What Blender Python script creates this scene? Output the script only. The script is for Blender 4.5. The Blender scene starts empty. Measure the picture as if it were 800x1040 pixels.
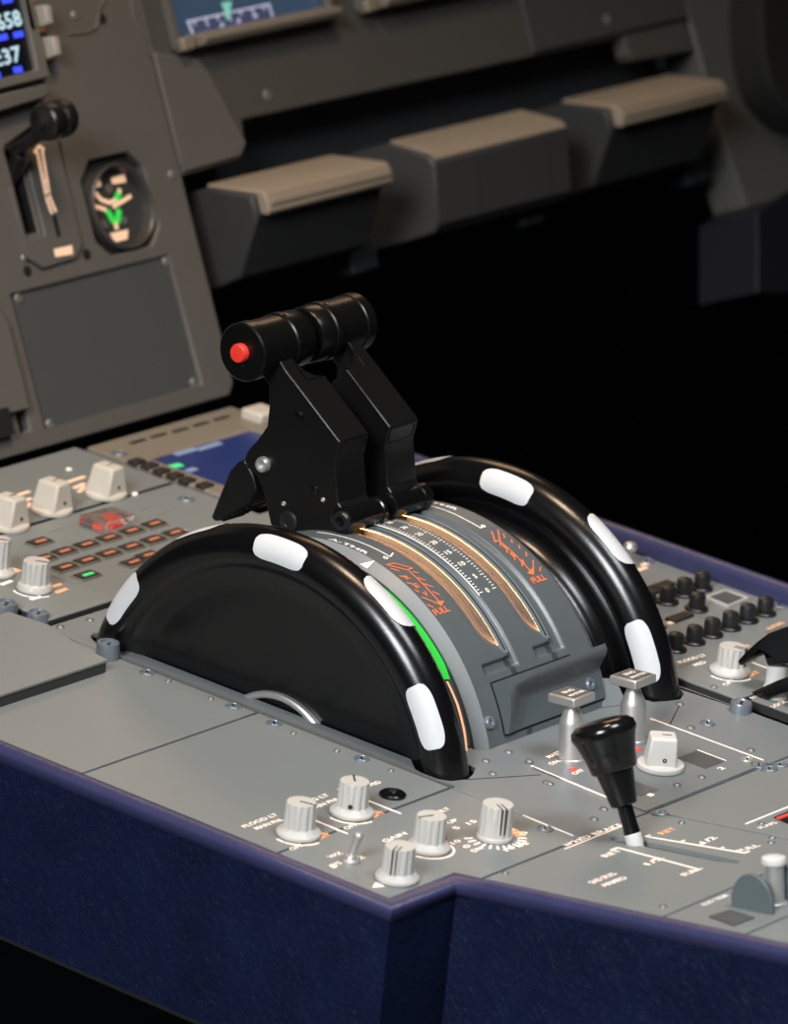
import bpy, bmesh, math, random
from math import sin, cos, pi, radians as rad
from mathutils import Vector as V3, Matrix
from mathutils.geometry import tessellate_polygon
random.seed(7)
S = bpy.context.scene
COL = S.collection

# ------------------------------------------------------------------ camera solve (metres, pedestal deck is z = 0)
RM = ((0.6291390890422102, -0.7716323165075963, 0.09363532859054202),
      (-0.19839840588578395, -0.2758871335914782, -0.9404915534233454),
      (0.7515464584316247, 0.5731228992457015, -0.32666200143127083))
CP = V3((-2.1800460144580533, -1.7244830296817923, 1.071350240775574))
FPX = 5878.968236458226
ROWS = [V3(r) for r in RM]

def ray(px, py):
    a, b = (px - 400) / FPX, (py - 520) / FPX
    return ROWS[0] * a + ROWS[1] * b + ROWS[2]

def hit(px, py, pt, n):
    d = ray(px, py)
    return CP + d * ((V3(pt) - CP).dot(n) / d.dot(n))

def at_x(px, py, x):
    return hit(px, py, (x, 0, 0), V3((1, 0, 0)))

class Frame:
    def __init__(s, O, U, V, N):
        s.O, s.U, s.V, s.N = V3(O), V3(U).normalized(), V3(V).normalized(), V3(N).normalized()
    def p(s, u, v, h=0.0):
        return s.O + s.U * u + s.V * v + s.N * h
    def px(s, x, y, h=0.0):
        q = hit(x, y, s.O + s.N * h, s.N) - s.O
        return (q.dot(s.U), q.dot(s.V))
    def at(s, u, v, h=0.0):
        return Frame(s.p(u, v, h), s.U, s.V, s.N)
    def rot(s, a):
        return Frame(s.O, s.U * cos(a) + s.V * sin(a), s.V * cos(a) - s.U * sin(a), s.N)

KY, KM = -0.21, 0.155
FRONT = Frame((0, 0, 0), (1, 0, 0), (0, 1, 0), (0, 0, 1))
REAR = Frame((0, KY, 0), (1, 0, 0), (0, 1, -KM), (0, KM, 1))
WALL = Frame((0, 0.348, 0), (1, 0, 0), (0, 0.467, 1), (0, -1, 0.467))
SEP, ZC, RQ = 0.179085, -0.0331, 0.112
XAX = Frame((0, 0, ZC), (0, -1, 0), (0, 0, 1), (-1, 0, 0))

def cyl(px, py, R=RQ):
    d = ray(px, py); o = CP - V3((0, 0, ZC))
    a = d.y**2 + d.z**2; b = o.y*d.y + o.z*d.z; c = o.y**2 + o.z**2 - R*R
    k = (-b - math.sqrt(max(0, b*b - a*c))) / a
    P = CP + d*k
    return P.x, math.atan2(P.z - ZC, -P.y)

def cpt(x, ang, R=RQ):
    return V3((x, -R*cos(ang), ZC + R*sin(ang)))

# ------------------------------------------------------------------ mesh builder
class MB:
    def __init__(s):
        s.v, s.f = [], []
    def add(s, vs, fs):
        n = len(s.v); s.v += [V3(q) for q in vs]; s.f += [[i + n for i in f] for f in fs]; return s
    def prism(s, fr, pts, h0, h1, holes=()):
        loops = [list(pts)] + [list(h) for h in holes]
        flat = [q for l in loops for q in l]; N = len(flat)
        vs = [fr.p(q[0], q[1], h1) for q in flat] + [fr.p(q[0], q[1], h0) for q in flat]
        fs = []
        if len(loops) == 1 and N <= 4:
            fs += [list(range(N)), [i + N for i in reversed(range(N))]]
        else:
            for t in tessellate_polygon([[V3((q[0], q[1], 0)) for q in l] for l in loops]):
                t = list(t)
                a, b, c = (flat[i] for i in t)
                if (b[0]-a[0])*(c[1]-a[1]) - (b[1]-a[1])*(c[0]-a[0]) < 0: t.reverse()
                fs += [t, [i + N for i in reversed(t)]]
        o = 0
        for l in loops:
            n = len(l)
            for i in range(n):
                j = (i + 1) % n
                fs.append([o + i, o + j, o + j + N, o + i + N])
            o += n
        return s.add(vs, fs)
    def box(s, fr, u0, u1, v0, v1, h0, h1):
        return s.prism(fr, [(u0, v0), (u1, v0), (u1, v1), (u0, v1)], h0, h1)
    def lathe(s, fr, prof, seg=40, flute=0, fd=0.0, frange=(0, 0), a0=0.0, a1=2*pi):
        full = abs(a1 - a0 - 2*pi) < 1e-6
        n = seg if full else seg + 1
        vs, fs = [], []
        for r, h in prof:
            for i in range(n):
                a = a0 + (a1 - a0)*i/seg
                rr = r
                if flute and frange[0] <= h <= frange[1]:
                    rr = r - fd*(0.5 - 0.5*cos(a*flute))**2
                vs.append(fr.p(rr*cos(a), rr*sin(a), h))
        for k in range(len(prof) - 1):
            for i in range(n if full else seg):
                j = (i + 1) % n
                fs.append([k*n + i, k*n + j, (k+1)*n + j, (k+1)*n + i])
        if full:
            if prof[0][0] > 1e-6: fs.append(list(reversed(range(n))))
            if prof[-1][0] > 1e-6: fs.append([(len(prof)-1)*n + i for i in range(n)])
        return s.add(vs, fs)
    def line(s, fr, a, b, w, h0, h1):
        d = V3((b[0]-a[0], b[1]-a[1])); d.normalize(); q = V3((-d.y, d.x))*w/2
        return s.prism(fr, [(a[0]-q.x, a[1]-q.y), (b[0]-q.x, b[1]-q.y), (b[0]+q.x, b[1]+q.y), (a[0]+q.x, a[1]+q.y)], h0, h1)
    def arc(s, fr, c, r, a0, a1, w, h0, h1, n=24):
        o = [(c[0]+(r+w/2)*cos(a0+(a1-a0)*i/n), c[1]+(r+w/2)*sin(a0+(a1-a0)*i/n)) for i in range(n+1)]
        q = [(c[0]+(r-w/2)*cos(a0+(a1-a0)*i/n), c[1]+(r-w/2)*sin(a0+(a1-a0)*i/n)) for i in range(n+1)]
        for i in range(n):
            s.prism(fr, [q[i], o[i], o[i+1], q[i+1]], h0, h1)
        return s
    def tube(s, pts, r, seg=12):
        pts = [V3(p) for p in pts]; vs, fs = [], []
        ref = V3((0.31, 0.2, 0.93))
        for i, p in enumerate(pts):
            d = (pts[min(i+1, len(pts)-1)] - pts[max(i-1, 0)]).normalized()
            a = d.cross(ref).normalized(); b = d.cross(a)
            rr = r[i] if isinstance(r, (list, tuple)) else r
            vs += [p + (a*cos(2*pi*k/seg) + b*sin(2*pi*k/seg))*rr for k in range(seg)]
        for i in range(len(pts)-1):
            for k in range(seg):
                l = (k+1) % seg
                fs.append([i*seg+k, i*seg+l, (i+1)*seg+l, (i+1)*seg+k])
        fs += [list(reversed(range(seg))), [(len(pts)-1)*seg+k for k in range(seg)]]
        return s.add(vs, fs)
    def grid(s, fn, nu, nv, wrap=False):
        vs = [fn(i/nu, j/nv) for j in range(nv+1) for i in range(nu+1)]
        fs = [[j*(nu+1)+i, j*(nu+1)+i+1, (j+1)*(nu+1)+i+1, (j+1)*(nu+1)+i] for j in range(nv) for i in range(nu)]
        return s.add(vs, fs)
    def glyphs(s, txt, fn):
        """text outlines; fn maps a flat (x, y) in em units to a point"""
        vs, fs, _ = glyph_mesh(txt)
        return s.add([fn(x, y) for x, y in vs], fs)
    def text(s, fr, txt, a, b, h, squash=None):
        """text fitted between baseline points a and b of a frame"""
        vs, fs, w = glyph_mesh(txt)
        d = V3((b[0]-a[0], b[1]-a[1])); L = d.length; d.normalize(); n = V3((-d.y, d.x)); k = L/w
        ky = squash if squash else min(k, 0.0042)
        return s.add([fr.p(a[0]+d.x*x*k+n.x*y*ky, a[1]+d.y*x*k+n.y*y*ky, h) for x, y in vs], fs)
    def build(s, name, mat, parent=None, bevel=0.0, seg=2, ang=35, recalc=True):
        o0 = origin(parent)
        me = bpy.data.meshes.new(name)
        me.from_pydata([tuple(q - o0) for q in s.v], [], s.f)
        if recalc:
            bm = bmesh.new(); bm.from_mesh(me)
            bmesh.ops.remove_doubles(bm, verts=bm.verts, dist=1e-6)
            bmesh.ops.recalc_face_normals(bm, faces=bm.faces)
            bm.to_mesh(me); bm.free()
        me.polygons.foreach_set('use_smooth', [True]*len(me.polygons))
        me.set_sharp_from_angle(angle=rad(ang))
        me.materials.append(mat)
        o = bpy.data.objects.new(name, me); COL.objects.link(o)
        if parent: o.parent = parent
        if bevel:
            m = o.modifiers.new('edge', 'BEVEL'); m.width = bevel; m.segments = seg
            m.limit_method = 'ANGLE'; m.angle_limit = rad(40)
        return o

def islands(mb):
    par = list(range(len(mb.v)))
    def find(i):
        while par[i] != i:
            par[i] = par[par[i]]; i = par[i]
        return i
    for f in mb.f:
        for i in f[1:]: par[find(i)] = find(f[0])
    groups = {}
    for f in mb.f: groups.setdefault(find(f[0]), []).append(f)
    out_ = []
    for fs in groups.values():
        ids = sorted({i for f in fs for i in f}); mp = {k: n for n, k in enumerate(ids)}
        q = MB(); q.v = [mb.v[i] for i in ids]; q.f = [[mp[i] for i in f] for f in fs]; out_.append(q)
    return out_

def build_each(mb, name, mt, parent, **k):
    return [q.build(name, mt, parent, **k) for q in islands(mb)]

_g = {}
def glyph_mesh(txt):
    if txt in _g: return _g[txt]
    cu = bpy.data.curves.new('t', 'FONT'); cu.body = txt; cu.size = 1.0; cu.resolution_u = 2; cu.offset = 0.022
    ob = bpy.data.objects.new('t', cu); COL.objects.link(ob)
    dg = bpy.context.evaluated_depsgraph_get(); dg.update()
    me = ob.evaluated_get(dg).to_mesh()
    vs = [(v.co.x, v.co.y) for v in me.vertices]; fs = [list(p.vertices) for p in me.polygons]
    x0 = min(v[0] for v in vs); w = max(v[0] for v in vs) - x0
    vs = [(x - x0, y) for x, y in vs]
    ob.evaluated_get(dg).to_mesh_clear()
    bpy.data.objects.remove(ob); bpy.data.curves.remove(cu)
    _g[txt] = (vs, fs, w)
    return _g[txt]

def origin(o):
    t = V3((0, 0, 0))
    while o:
        t += V3(o.location); o = o.parent
    return t

def thing(name, label, cat, loc=(0, 0, 0), group=None):
    o = bpy.data.objects.new(name, None); COL.objects.link(o)
    o.empty_display_size = 0.02; o.location = loc
    return tag(o, label, cat, group)

def tag(o, label, cat, group=None):
    o['label'] = label; o['category'] = cat
    if group: o['group'] = group
    return o

# ------------------------------------------------------------------ materials
def lin(c):
    return tuple(((x/255)/12.92 if x/255 <= 0.04045 else (((x/255)+0.055)/1.055)**2.4) for x in c) + (1,)

def mat(name, rgb, rough=0.5, metal=0.0, var=0.06, scale=60, bump=0.0, bscale=900, emit=0.0, ecol=None, coat=0.0, spec=0.5, glass=0.0):
    m = bpy.data.materials.new(name); m.use_nodes = True
    nt = m.node_tree; b = nt.nodes['Principled BSDF']
    base = lin(rgb) if max(rgb) > 1.001 else tuple(rgb) + (1,)
    tc = nt.nodes.new('ShaderNodeTexCoord')
    nz = nt.nodes.new('ShaderNodeTexNoise'); nz.inputs['Scale'].default_value = scale; nz.inputs['Detail'].default_value = 3
    nt.links.new(tc.outputs['Object'], nz.inputs['Vector'])
    mx = nt.nodes.new('ShaderNodeMix'); mx.data_type = 'RGBA'
    mx.inputs[6].default_value = tuple(c*(1-var) for c in base[:3]) + (1,)
    mx.inputs[7].default_value = tuple(min(1, c*(1+var)) for c in base[:3]) + (1,)
    nt.links.new(nz.outputs['Fac'], mx.inputs[0]); nt.links.new(mx.outputs[2], b.inputs['Base Color'])
    b.inputs['Roughness'].default_value = rough; b.inputs['Metallic'].default_value = metal
    b.inputs['Specular IOR Level'].default_value = spec
    if coat:
        b.inputs['Coat Weight'].default_value = coat; b.inputs['Coat Roughness'].default_value = 0.08
    if glass:
        b.inputs['Transmission Weight'].default_value = glass
    if bump:
        n2 = nt.nodes.new('ShaderNodeTexNoise'); n2.inputs['Scale'].default_value = bscale; n2.inputs['Detail'].default_value = 4
        nt.links.new(tc.outputs['Object'], n2.inputs['Vector'])
        bp = nt.nodes.new('ShaderNodeBump'); bp.inputs['Strength'].default_value = bump; bp.inputs['Distance'].default_value = 0.0006
        nt.links.new(n2.outputs['Fac'], bp.inputs['Height']); nt.links.new(bp.outputs['Normal'], b.inputs['Normal'])
    if emit:
        b.inputs['Emission Color'].default_value = lin(ecol or rgb); b.inputs['Emission Strength'].default_value = emit
    return m

PANEL = mat('panel_grey_paint', (0.190, 0.203, 0.203), 0.42, bump=0.12, bscale=2600, var=0.04)
PLATE = mat('base_plate_paint', (0.172, 0.187, 0.197), 0.42, bump=0.12, bscale=2600, var=0.04)
QUAD = mat('quadrant_paint', (0.098, 0.112, 0.120), 0.31, bump=0.10, bscale=2600, var=0.04)
QUADB = mat('slot_lip_paint', (0.16, 0.19, 0.21), 0.3, bump=0.1, bscale=2600, var=0.04)
RAILM = mat('quadrant_edge_paint', (0.21, 0.225, 0.235), 0.36, bump=0.10, bscale=2600, var=0.04)
MAIN = mat('main_panel_paint', (0.104, 0.097, 0.088), 0.55, bump=0.12, bscale=1800, var=0.05)
MAIND = mat('blank_cover_paint', (0.066, 0.068, 0.069), 0.5, bump=0.12, bscale=1800, var=0.05)
BEZEL = mat('bezel_paint', (0.20, 0.17, 0.135), 0.5, var=0.05)
DARK = mat('dark_recess', (0.004, 0.004, 0.005), 0.7)
RECESS = mat('dark_blue_recess_paint', (0.022, 0.0245, 0.029), 0.6)
BLACKG = mat('gloss_black_plastic', (0.0035, 0.0035, 0.004), 0.24, coat=0.0, spec=0.5, bump=0.05, bscale=500)
DISC = mat('satin_black_wheel_web', (0.0030, 0.0030, 0.0031), 0.42, bump=0.05, bscale=700, spec=0.12)
BLACKM = mat('black_anodised_metal', (0.0042, 0.0042, 0.0045), 0.34, spec=0.4, bump=0.05, bscale=1500)
KNOBB = mat('black_knob_plastic', (0.006, 0.006, 0.006), 0.16)
PUSHB = mat('push_knob_black', (0.014, 0.014, 0.014), 0.38)
WHITE = mat('white_mark_paint', (0.62, 0.63, 0.645), 0.40, var=0.03)
KNOBM = mat('light_grey_knob', (0.52, 0.50, 0.47), 0.42, var=0.04)
KNOBL = mat('white_grey_knob', (0.62, 0.60, 0.57), 0.42, var=0.04)
KNOBW = mat('cream_knob', (0.58, 0.53, 0.46), 0.42, var=0.04)
BLUE = mat('navy_leatherette', (0.0050, 0.0088, 0.031), 0.42, var=0.5, scale=26, bump=0.7, bscale=260, spec=0.28)
TRIM = mat('navy_leatherette_lit_edge', (0.034, 0.036, 0.094), 0.36, var=0.15, scale=40, bump=0.5, bscale=300)  # lighter copy of the navy wrap: light on the roll put into the colour
STEEL = mat('machined_aluminium', (0.66, 0.64, 0.62), 0.42, metal=0.8, var=0.05)
BOLT = mat('zinc_bolt', (0.225, 0.26, 0.30), 0.34, metal=0.5, var=0.1)
BOLTD = mat('dark_bolt', (0.05, 0.05, 0.055), 0.35, metal=0.8)
RIVET = mat('pale_rivet', (0.22, 0.22, 0.215), 0.36, metal=0.5)
RED = mat('red_button', (0.88, 0.045, 0.03), 0.35)
GREEN = mat('green_scale_paint', (0.03, 0.50, 0.06), 0.4, emit=0.45, ecol=(40, 225, 60))
LET = mat('backlit_white_lettering', (0.80, 0.70, 0.62), 0.5, emit=0.62, ecol=(255, 218, 192))
LETW = mat('white_lettering', (0.80, 0.78, 0.74), 0.5, emit=0.35, ecol=(255, 235, 215))
LETO = mat('orange_lettering', (0.80, 0.17, 0.05), 0.5, emit=0.30, ecol=(255, 110, 55))
LETA = mat('backlit_amber_lettering', (0.80, 0.42, 0.22), 0.5, emit=0.42, ecol=(255, 160, 95))
LETP = mat('backlit_pale_amber', (0.70, 0.52, 0.38), 0.5, emit=0.48, ecol=(255, 200, 160))
KEYRIM = mat('key_rim', (0.16, 0.14, 0.115), 0.45)
DIMO = mat('dim_orange_legend', (0.45, 0.16, 0.08), 0.5, emit=0.16, ecol=(255, 120, 80))
BODYD = mat('dark_housing', (0.035, 0.034, 0.032), 0.5)
GLOW = mat('backlight_strip', (0.9, 0.6, 0.35), 0.5, emit=23.0, ecol=(255, 172, 104))
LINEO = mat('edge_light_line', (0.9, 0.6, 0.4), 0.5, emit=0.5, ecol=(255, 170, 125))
SCR = mat('screen_blue', (0.02, 0.03, 0.045), 0.25, emit=0.55, ecol=(62, 84, 108))
SCRM = mat('screen_navy', (0.01, 0.015, 0.04), 0.25, emit=0.42, ecol=(44, 62, 128))
SCRB = mat('screen_black', (0.006, 0.007, 0.010), 0.25)
SYMW = mat('screen_white_symbols', (0.4, 0.4, 0.5), 0.4, emit=0.55, ecol=(176, 178, 214))
SYMG = mat('screen_green_symbols', (0.05, 0.5, 0.2), 0.4, emit=0.6, ecol=(60, 220, 110))
SYMT = mat('screen_teal_symbols', (0.2, 0.5, 0.45), 0.4, emit=0.5, ecol=(110, 190, 175))
SYMC = mat('clock_digits_light', (0.5, 0.7, 0.8), 0.4, emit=0.5, ecol=(170, 215, 240))
SYMB = mat('clock_blue_legends', (0.05, 0.08, 0.8), 0.4, emit=0.9, ecol=(50, 70, 250))
REDLIT = mat('lit_red_key', (0.6, 0.06, 0.05), 0.4, emit=0.22, ecol=(255, 60, 45))
CLEAR = mat('clear_plastic_guard', (0.95, 0.92, 0.88), 0.1, glass=0.96)
KEY = mat('dark_key_cap', (0.020, 0.017, 0.015), 0.45)
WINDOW = mat('grey_window_insert', (0.085, 0.088, 0.09), 0.3)
LITTOP = mat('footrest_top_warm_light', (0.26, 0.21, 0.158), 0.6, var=0.05)  # warm light falling on the footrest tops, put into their colour
STALK = mat('white_stalk', (0.66, 0.65, 0.62), 0.4)
SCALEB = mat('scale_backing_paint', (0.085, 0.085, 0.085), 0.4)

# leatherette creases: stretched voronoi-ish bump on the navy wrap
def crease(m):
    nt = m.node_tree; b = nt.nodes['Principled BSDF']
    tc = nt.nodes.new('ShaderNodeTexCoord'); vz = nt.nodes.new('ShaderNodeTexVoronoi'); vz.feature = 'DISTANCE_TO_EDGE'
    nz = nt.nodes.new('ShaderNodeTexNoise'); nz.inputs['Scale'].default_value = 30; nz.inputs['Detail'].default_value = 4
    mx = nt.nodes.new('ShaderNodeMix'); mx.data_type = 'RGBA'; mx.inputs[0].default_value = 0.16
    nt.links.new(tc.outputs['Object'], nz.inputs['Vector']); nt.links.new(tc.outputs['Object'], mx.inputs[6]); nt.links.new(nz.outputs['Color'], mx.inputs[7])
    vz.inputs['Scale'].default_value = 120
    nt.links.new(mx.outputs[2], vz.inputs['Vector'])
    bp = nt.nodes.new('ShaderNodeBump'); bp.inputs['Strength'].default_value = 0.35; bp.inputs['Distance'].default_value = 0.0009
    rmp = nt.nodes.new('ShaderNodeMapRange'); rmp.inputs[1].default_value = 0; rmp.inputs[2].default_value = 0.08
    nt.links.new(vz.outputs['Distance'], rmp.inputs[0]); nt.links.new(rmp.outputs[0], bp.inputs['Height'])
    old = b.inputs['Normal'].links[0].from_node
    nt.links.new(old.outputs['Normal'], bp.inputs['Normal']); nt.links.new(bp.outputs['Normal'], b.inputs['Normal'])
crease(BLUE)

# ------------------------------------------------------------------ shared small parts
def fastener(fr, u, v, parent, r=0.0040, h=0.0008, a=0.6, mt=None, name='quarter_turn_screw'):
    m = MB(); f = fr.at(u, v, 0)
    m.lathe(f, [(r, -0.001), (r, h*0.6), (r*0.93, h), (r*0.80, h), (r*0.72, h*0.25), (r*0.66, h*0.25), (r*0.60, h*0.9), (0.0001, h)], 24)
    o = m.build(name, mt or BOLT, parent)
    g = f.rot(a)
    MB().box(g, -r*0.55, r*0.55, -r*0.10, r*0.10, h*0.7, h*1.12).build('slot', BOLTD, o)
    return o

def rivet(fr, u, v, parent, r=0.0022):
    m = MB()
    m.lathe(fr.at(u, v, 0), [(r, -0.001), (r, 0.0002), (r*0.8, 0.0008), (r*0.45, 0.0011), (r*0.4, 0.0006), (0.0001, 0.0006)], 16)
    return m.build('rivet', RIVET, parent)

def cap_bolt(fr, u, v, parent, r=0.0062, h=0.008):
    m = MB()
    m.lathe(fr.at(u, v, 0), [(r*1.02, -0.004), (r, h*0.75), (r*0.92, h), (r*0.78, h), (r*0.72, h*0.8), (0.0001, h*0.8)], 28)
    o = m.build('captive_screw', BOLT, parent)
    MB().box(fr.at(u, v, 0).rot(0.5), -r*0.6, r*0.6, -r*0.12, r*0.12, h*0.7, h*0.86).build('slot', BOLTD, o)
    return o

def fluted_knob(fr, u, v, parent, ang=0.0, rf=0.0112, rb=0.0076, h=0.0175, mt=None, double=False, screw=None, flange=True):
    f = fr.at(u, v, 0); mt = mt or KNOBM
    pr = [(rf*0.97, 0.0003), (rf, 0.0012), (rf*0.98, 0.0022), (rb*1.22, 0.0036), (rb*1.06, 0.0048)] if flange else [(rb*1.12, 0.0003), (rb*1.12, 0.0018), (rb*1.05, 0.0026)]
    pr += [(rb*1.03, h*0.5), (rb, h*0.94), (rb*0.94, h), (0.0001, h)]
    o = MB().lathe(f, pr, 96, flute=12, fd=0.0007, frange=(0.004, h*0.97)).build('knob', mt, parent, ang=28)
    g = f.rot(ang)
    if double:
        for s in (-1, 1):
            m = MB(); m.box(g, rb*0.15, rb*0.98, s*0.0011-0.0003, s*0.0011+0.0003, h-0.0002, h+0.0002)
            m.box(g, rb*0.9, rb*1.06, s*0.0011-0.0003, s*0.0011+0.0003, 0.0046, h)
            m.build('pointer_line', BOLTD, o)
    else:
        MB().box(g, -rb*0.1, rb*0.97, -0.00045, 0.00045, h-0.0003, h+0.0002).build('pointer_line', BOLTD, o)
    if screw is not None:
        g = f.rot(screw)
        w = Frame(g.p(rb*1.05, 0, h*0.38), g.V, g.N, g.U)
        MB().lathe(w, [(0.0012, -0.001), (0.0012, 0.0003), (0.0008, 0.0003), (0.0007, 0.0001), (0.0001, 0.0001)], 14).build('set_screw', BOLTD, o)
    return o

def pointer_knob(fr, u, v, parent, ang, mt, rf=0.0118, hw=0.0068, L0=0.0085, L1=0.0105, h=0.0165, t0=0.52, t1=0.62):
    """round skirt with a bar-shaped grip that tapers upwards"""
    f = fr.at(u, v, 0).rot(ang)
    m = MB().lathe(f, [(rf*0.98, 0.0003), (rf, 0.0012), (rf*0.96, 0.0026), (rf*0.6, 0.0036), (0.0001, 0.0036)], 48)
    o = m.build('knob', mt, parent)
    b0 = [(-L0, -hw), (L1, -hw), (L1, hw), (-L0, hw)]; b1 = [(-L0*t0, -hw*0.84), (L1*t1, -hw*0.84), (L1*t1, hw*0.84), (-L0*t0, hw*0.84)]
    m = MB(); m.add([f.p(x, y, 0.0018) for x, y in b0] + [f.p(x, y, h) for x, y in b1],
                    [[3, 2, 1, 0], [4, 5, 6, 7], [0, 1, 5, 4], [1, 2, 6, 5], [2, 3, 7, 6], [3, 0, 4, 7]])
    g = m.build('grip', mt, o, bevel=0.0014, seg=3)
    MB().box(f, -0.0007, L1*0.52, -0.0004, 0.0004, h-0.0005, h+0.00015).build('pointer_line', BOLTD, o)
    w = Frame(f.p(0.001, -hw*0.94, h*0.36), f.U, f.N, -f.V)
    MB().lathe(w, [(0.0011, -0.001), (0.0011, 0.0004), (0.0006, 0.0004), (0.0005, 0), (0.0001, 0)], 12).build('set_screw', BOLTD, o)
    return o

# ================================================================== THE SETTING
def struct(o):
    o['kind'] = 'structure'; return o

m = MB().box(Frame((0, 0, -0.62), (1, 0, 0), (0, 1, 0), (0, 0, 1)), -3.2, 3.2, -3.0, 2.2, -0.02, 0)
struct(m.build('floor', mat('dark_floor', (0.0016, 0.0028, 0.0042), 0.9, spec=0.05)))
m = MB().box(Frame((0, 2.2, 0), (1, 0, 0), (0, 0, 1), (0, -1, 0)), -3.2, 3.2, -0.64, 2.2, -0.02, 0)
struct(m.build('wall_front', mat('dark_bulkhead', (0.0012, 0.0014, 0.0020), 0.9, spec=0.05)))

# ================================================================== MAIN INSTRUMENT PANEL (left half)
def octa(c, hu, hv, k):
    u, v = c
    return [(u-hu+k, v-hv), (u+hu-k, v-hv), (u+hu, v-hv+k), (u+hu, v+hv-k), (u+hu-k, v+hv), (u-hu+k, v+hv), (u-hu, v+hv-k), (u-hu, v-hv+k)]

W = WALL
GFACE = mat('gauge_face_paint', (0.040, 0.040, 0.040), 0.45)
ip = thing('instrument_panel', 'grey main instrument panel with landing gear lever and brake gauge, behind the pedestal', 'instrument panel', W.p(0.2, 0, 0))
gslot = [(0.2305, 0.1215), (0.2405, 0.1215), (0.2405, 0.172), (0.2305, 0.172)]
gc = (0.314, 0.1265)
ghole = octa(gc, 0.0275, 0.0285, 0.010)
kslot = [(0.1865, 0.0115), (0.1945, 0.0115), (0.1945, 0.0245), (0.1865, 0.0245)]
outer = [(-0.05, 0.0), (0.366, 0.0), (0.372, 0.007), (0.372, 0.45), (-0.05, 0.45)]
bp_ = [(0.2067, 0.0100), (0.3445, 0.0108), (0.3438, 0.0905), (0.2062, 0.0900)]
m = MB().prism(W, outer, -0.03, 0, [gslot, ghole, kslot, bp_])
m.build('panel_plate', MAIN, ip, bevel=0.0012)
m = MB().box(W, 0.226, 0.245, 0.117, 0.176, -0.032, -0.022); m.build('slot_backing', DARK, ip); m = MB(); m.box(W, 0.28, 0.348, 0.09, 0.162, -0.030, -0.0060); m.build('gauge_backing', GFACE, ip); m = MB()
m.prism(W, [(0.10, 0.0245), (0.1945, 0.0245), (0.1945, 0.076), (0.186, 0.090), (0.10, 0.090)], -0.001, 0.0045); m.build('raised_bar', MAIN, ip, bevel=0.001); MB().box(W, 0.10, 0.1765, 0.0125, 0.0285, 0.0002, 0.0052).build('bar_slot', DARK, ip)
m = MB().prism(W, gslot, -0.0285, -0.0006, [[(0.2312, 0.1222), (0.2398, 0.1222), (0.2398, 0.1713), (0.2312, 0.1713)]]); m.build('slot_shade_lining', DARK, ip)  # added ring that paints the shade on the slot's inner walls
m = MB().line(W, W.px(61, 143, .001), W.px(80, 248, .001), 0.0012, -0.001, 0.0006); m.build('panel_joint', DARK, ip)
# ridge round the gear slot and its label plate
m = MB().prism(W, [(0.224, 0.109), (0.2345, 0.1005), (0.2655, 0.1018), (0.2725, 0.1085), (0.2735, 0.170), (0.2465, 0.174), (0.2435, 0.172), (0.2435, 0.1185), (0.228, 0.1185), (0.228, 0.150), (0.2245, 0.150)], -0.001, 0.0022)
m.build('lever_plate', MAIN, ip, bevel=0.0008)
m = MB()
for a, b in (((38, 154), (47, 198)), ((43, 152), (50, 196)), ((47, 200), (53, 217)), ((50, 198), (57, 215)), ((35, 155), (40, 148)), ((40, 148), (45, 152)), ((45, 184), (49, 182))):
    m.line(W, W.px(*a, 0.0026), W.px(*b, 0.0026), 0.0017, 0.002, 0.0027)
m.prism(W, [W.px(*q, 0.0026) for q in ((55, 253), (73, 249), (74, 258), (57, 261))], 0.002, 0.0027)
m.build('gear_legend', LETP, ip)
m = MB(); m.line(W, W.px(55, 219, 0.0026), W.px(60, 240, 0.0026), 0.003, 0.002, 0.0027); m.build('arrow_tail', DARK, ip)
# triple brake pressure gauge
f = W.at(gc[0]+0.001, gc[1]-0.002, 0)
m = MB().lathe(f, [(0.0262, -0.0065), (0.0262, 0.001), (0.0248, 0.0020), (0.0236, 0.001), (0.0228, -0.0045), (0.0227, -0.0058), (0.0001, -0.0058)], 56)
ga = m.build('brake_gauge', mat('gauge_case', (0.05, 0.047, 0.044), 0.34), ip)
MB().lathe(f, [(0.0226, -0.0057), (0.0226, -0.0050), (0.0001, -0.0050)], 48).build('dial_face', GFACE, ga)
def gp(x, y): return W.px(x, y, -0.0045)
m = MB()
for pts in (((92, 185), (101, 183), (103, 189), (94, 192)), ((113, 181), (126, 177), (128, 185), (115, 187)), ((112, 237), (130, 233), (129, 243), (117, 246))):
    m.prism(W, [gp(*q) for q in pts][::-1], -0.0052, -0.0043)
for a, b in (((97, 196), (103, 203)), ((103, 203), (112, 206)), ((112, 206), (119, 202)), ((119, 202), (122, 192)), ((92, 208), (108, 213)), ((115, 210), (133, 199)), ((117, 224), (119, 233))):
    m.line(W, gp(*a), gp(*b), 0.0024, -0.0052, -0.0043)
m.build('gauge_scale', LETP, ga)
m = MB()
for a, b in (((109, 214), (116, 226)), ((121, 213), (119, 226)), ((118, 203), (121, 196))):
    m.line(W, gp(*a), gp(*b), 0.0034, -0.0050, -0.0040)
m.build('green_arc', mat('gauge_green', (0.03, 0.5, 0.08), 0.4, emit=0.6, ecol=(40, 210, 60)), ga)
m = MB()
for a in ((111, 192), (106, 228), (126, 224)):
    u, v = gp(*a); m.lathe(W.at(u, v, -0.0050), [(0.0028, 0), (0.0026, 0.001), (0.0001, 0.0012)], 14)
build_each(m, 'pointer_hub', RIVET, ga)
# screwed blanking plate
bl = MB().prism(W, bp_, -0.012, -0.0022).build('blanking_plate', MAIND, ip)
for x, y in ((19, 303), (169, 266), (197, 389), (51, 431)):
    u, v = W.px(x, y, -0.0022); rivet(W.at(0, 0, -0.0022), u, v, bl, 0.0034)
for x, y in ((175, 178), (76, 16)):
    u, v = W.px(x, y, 0); rivet(W, u, v, ip, 0.0032)
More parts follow.
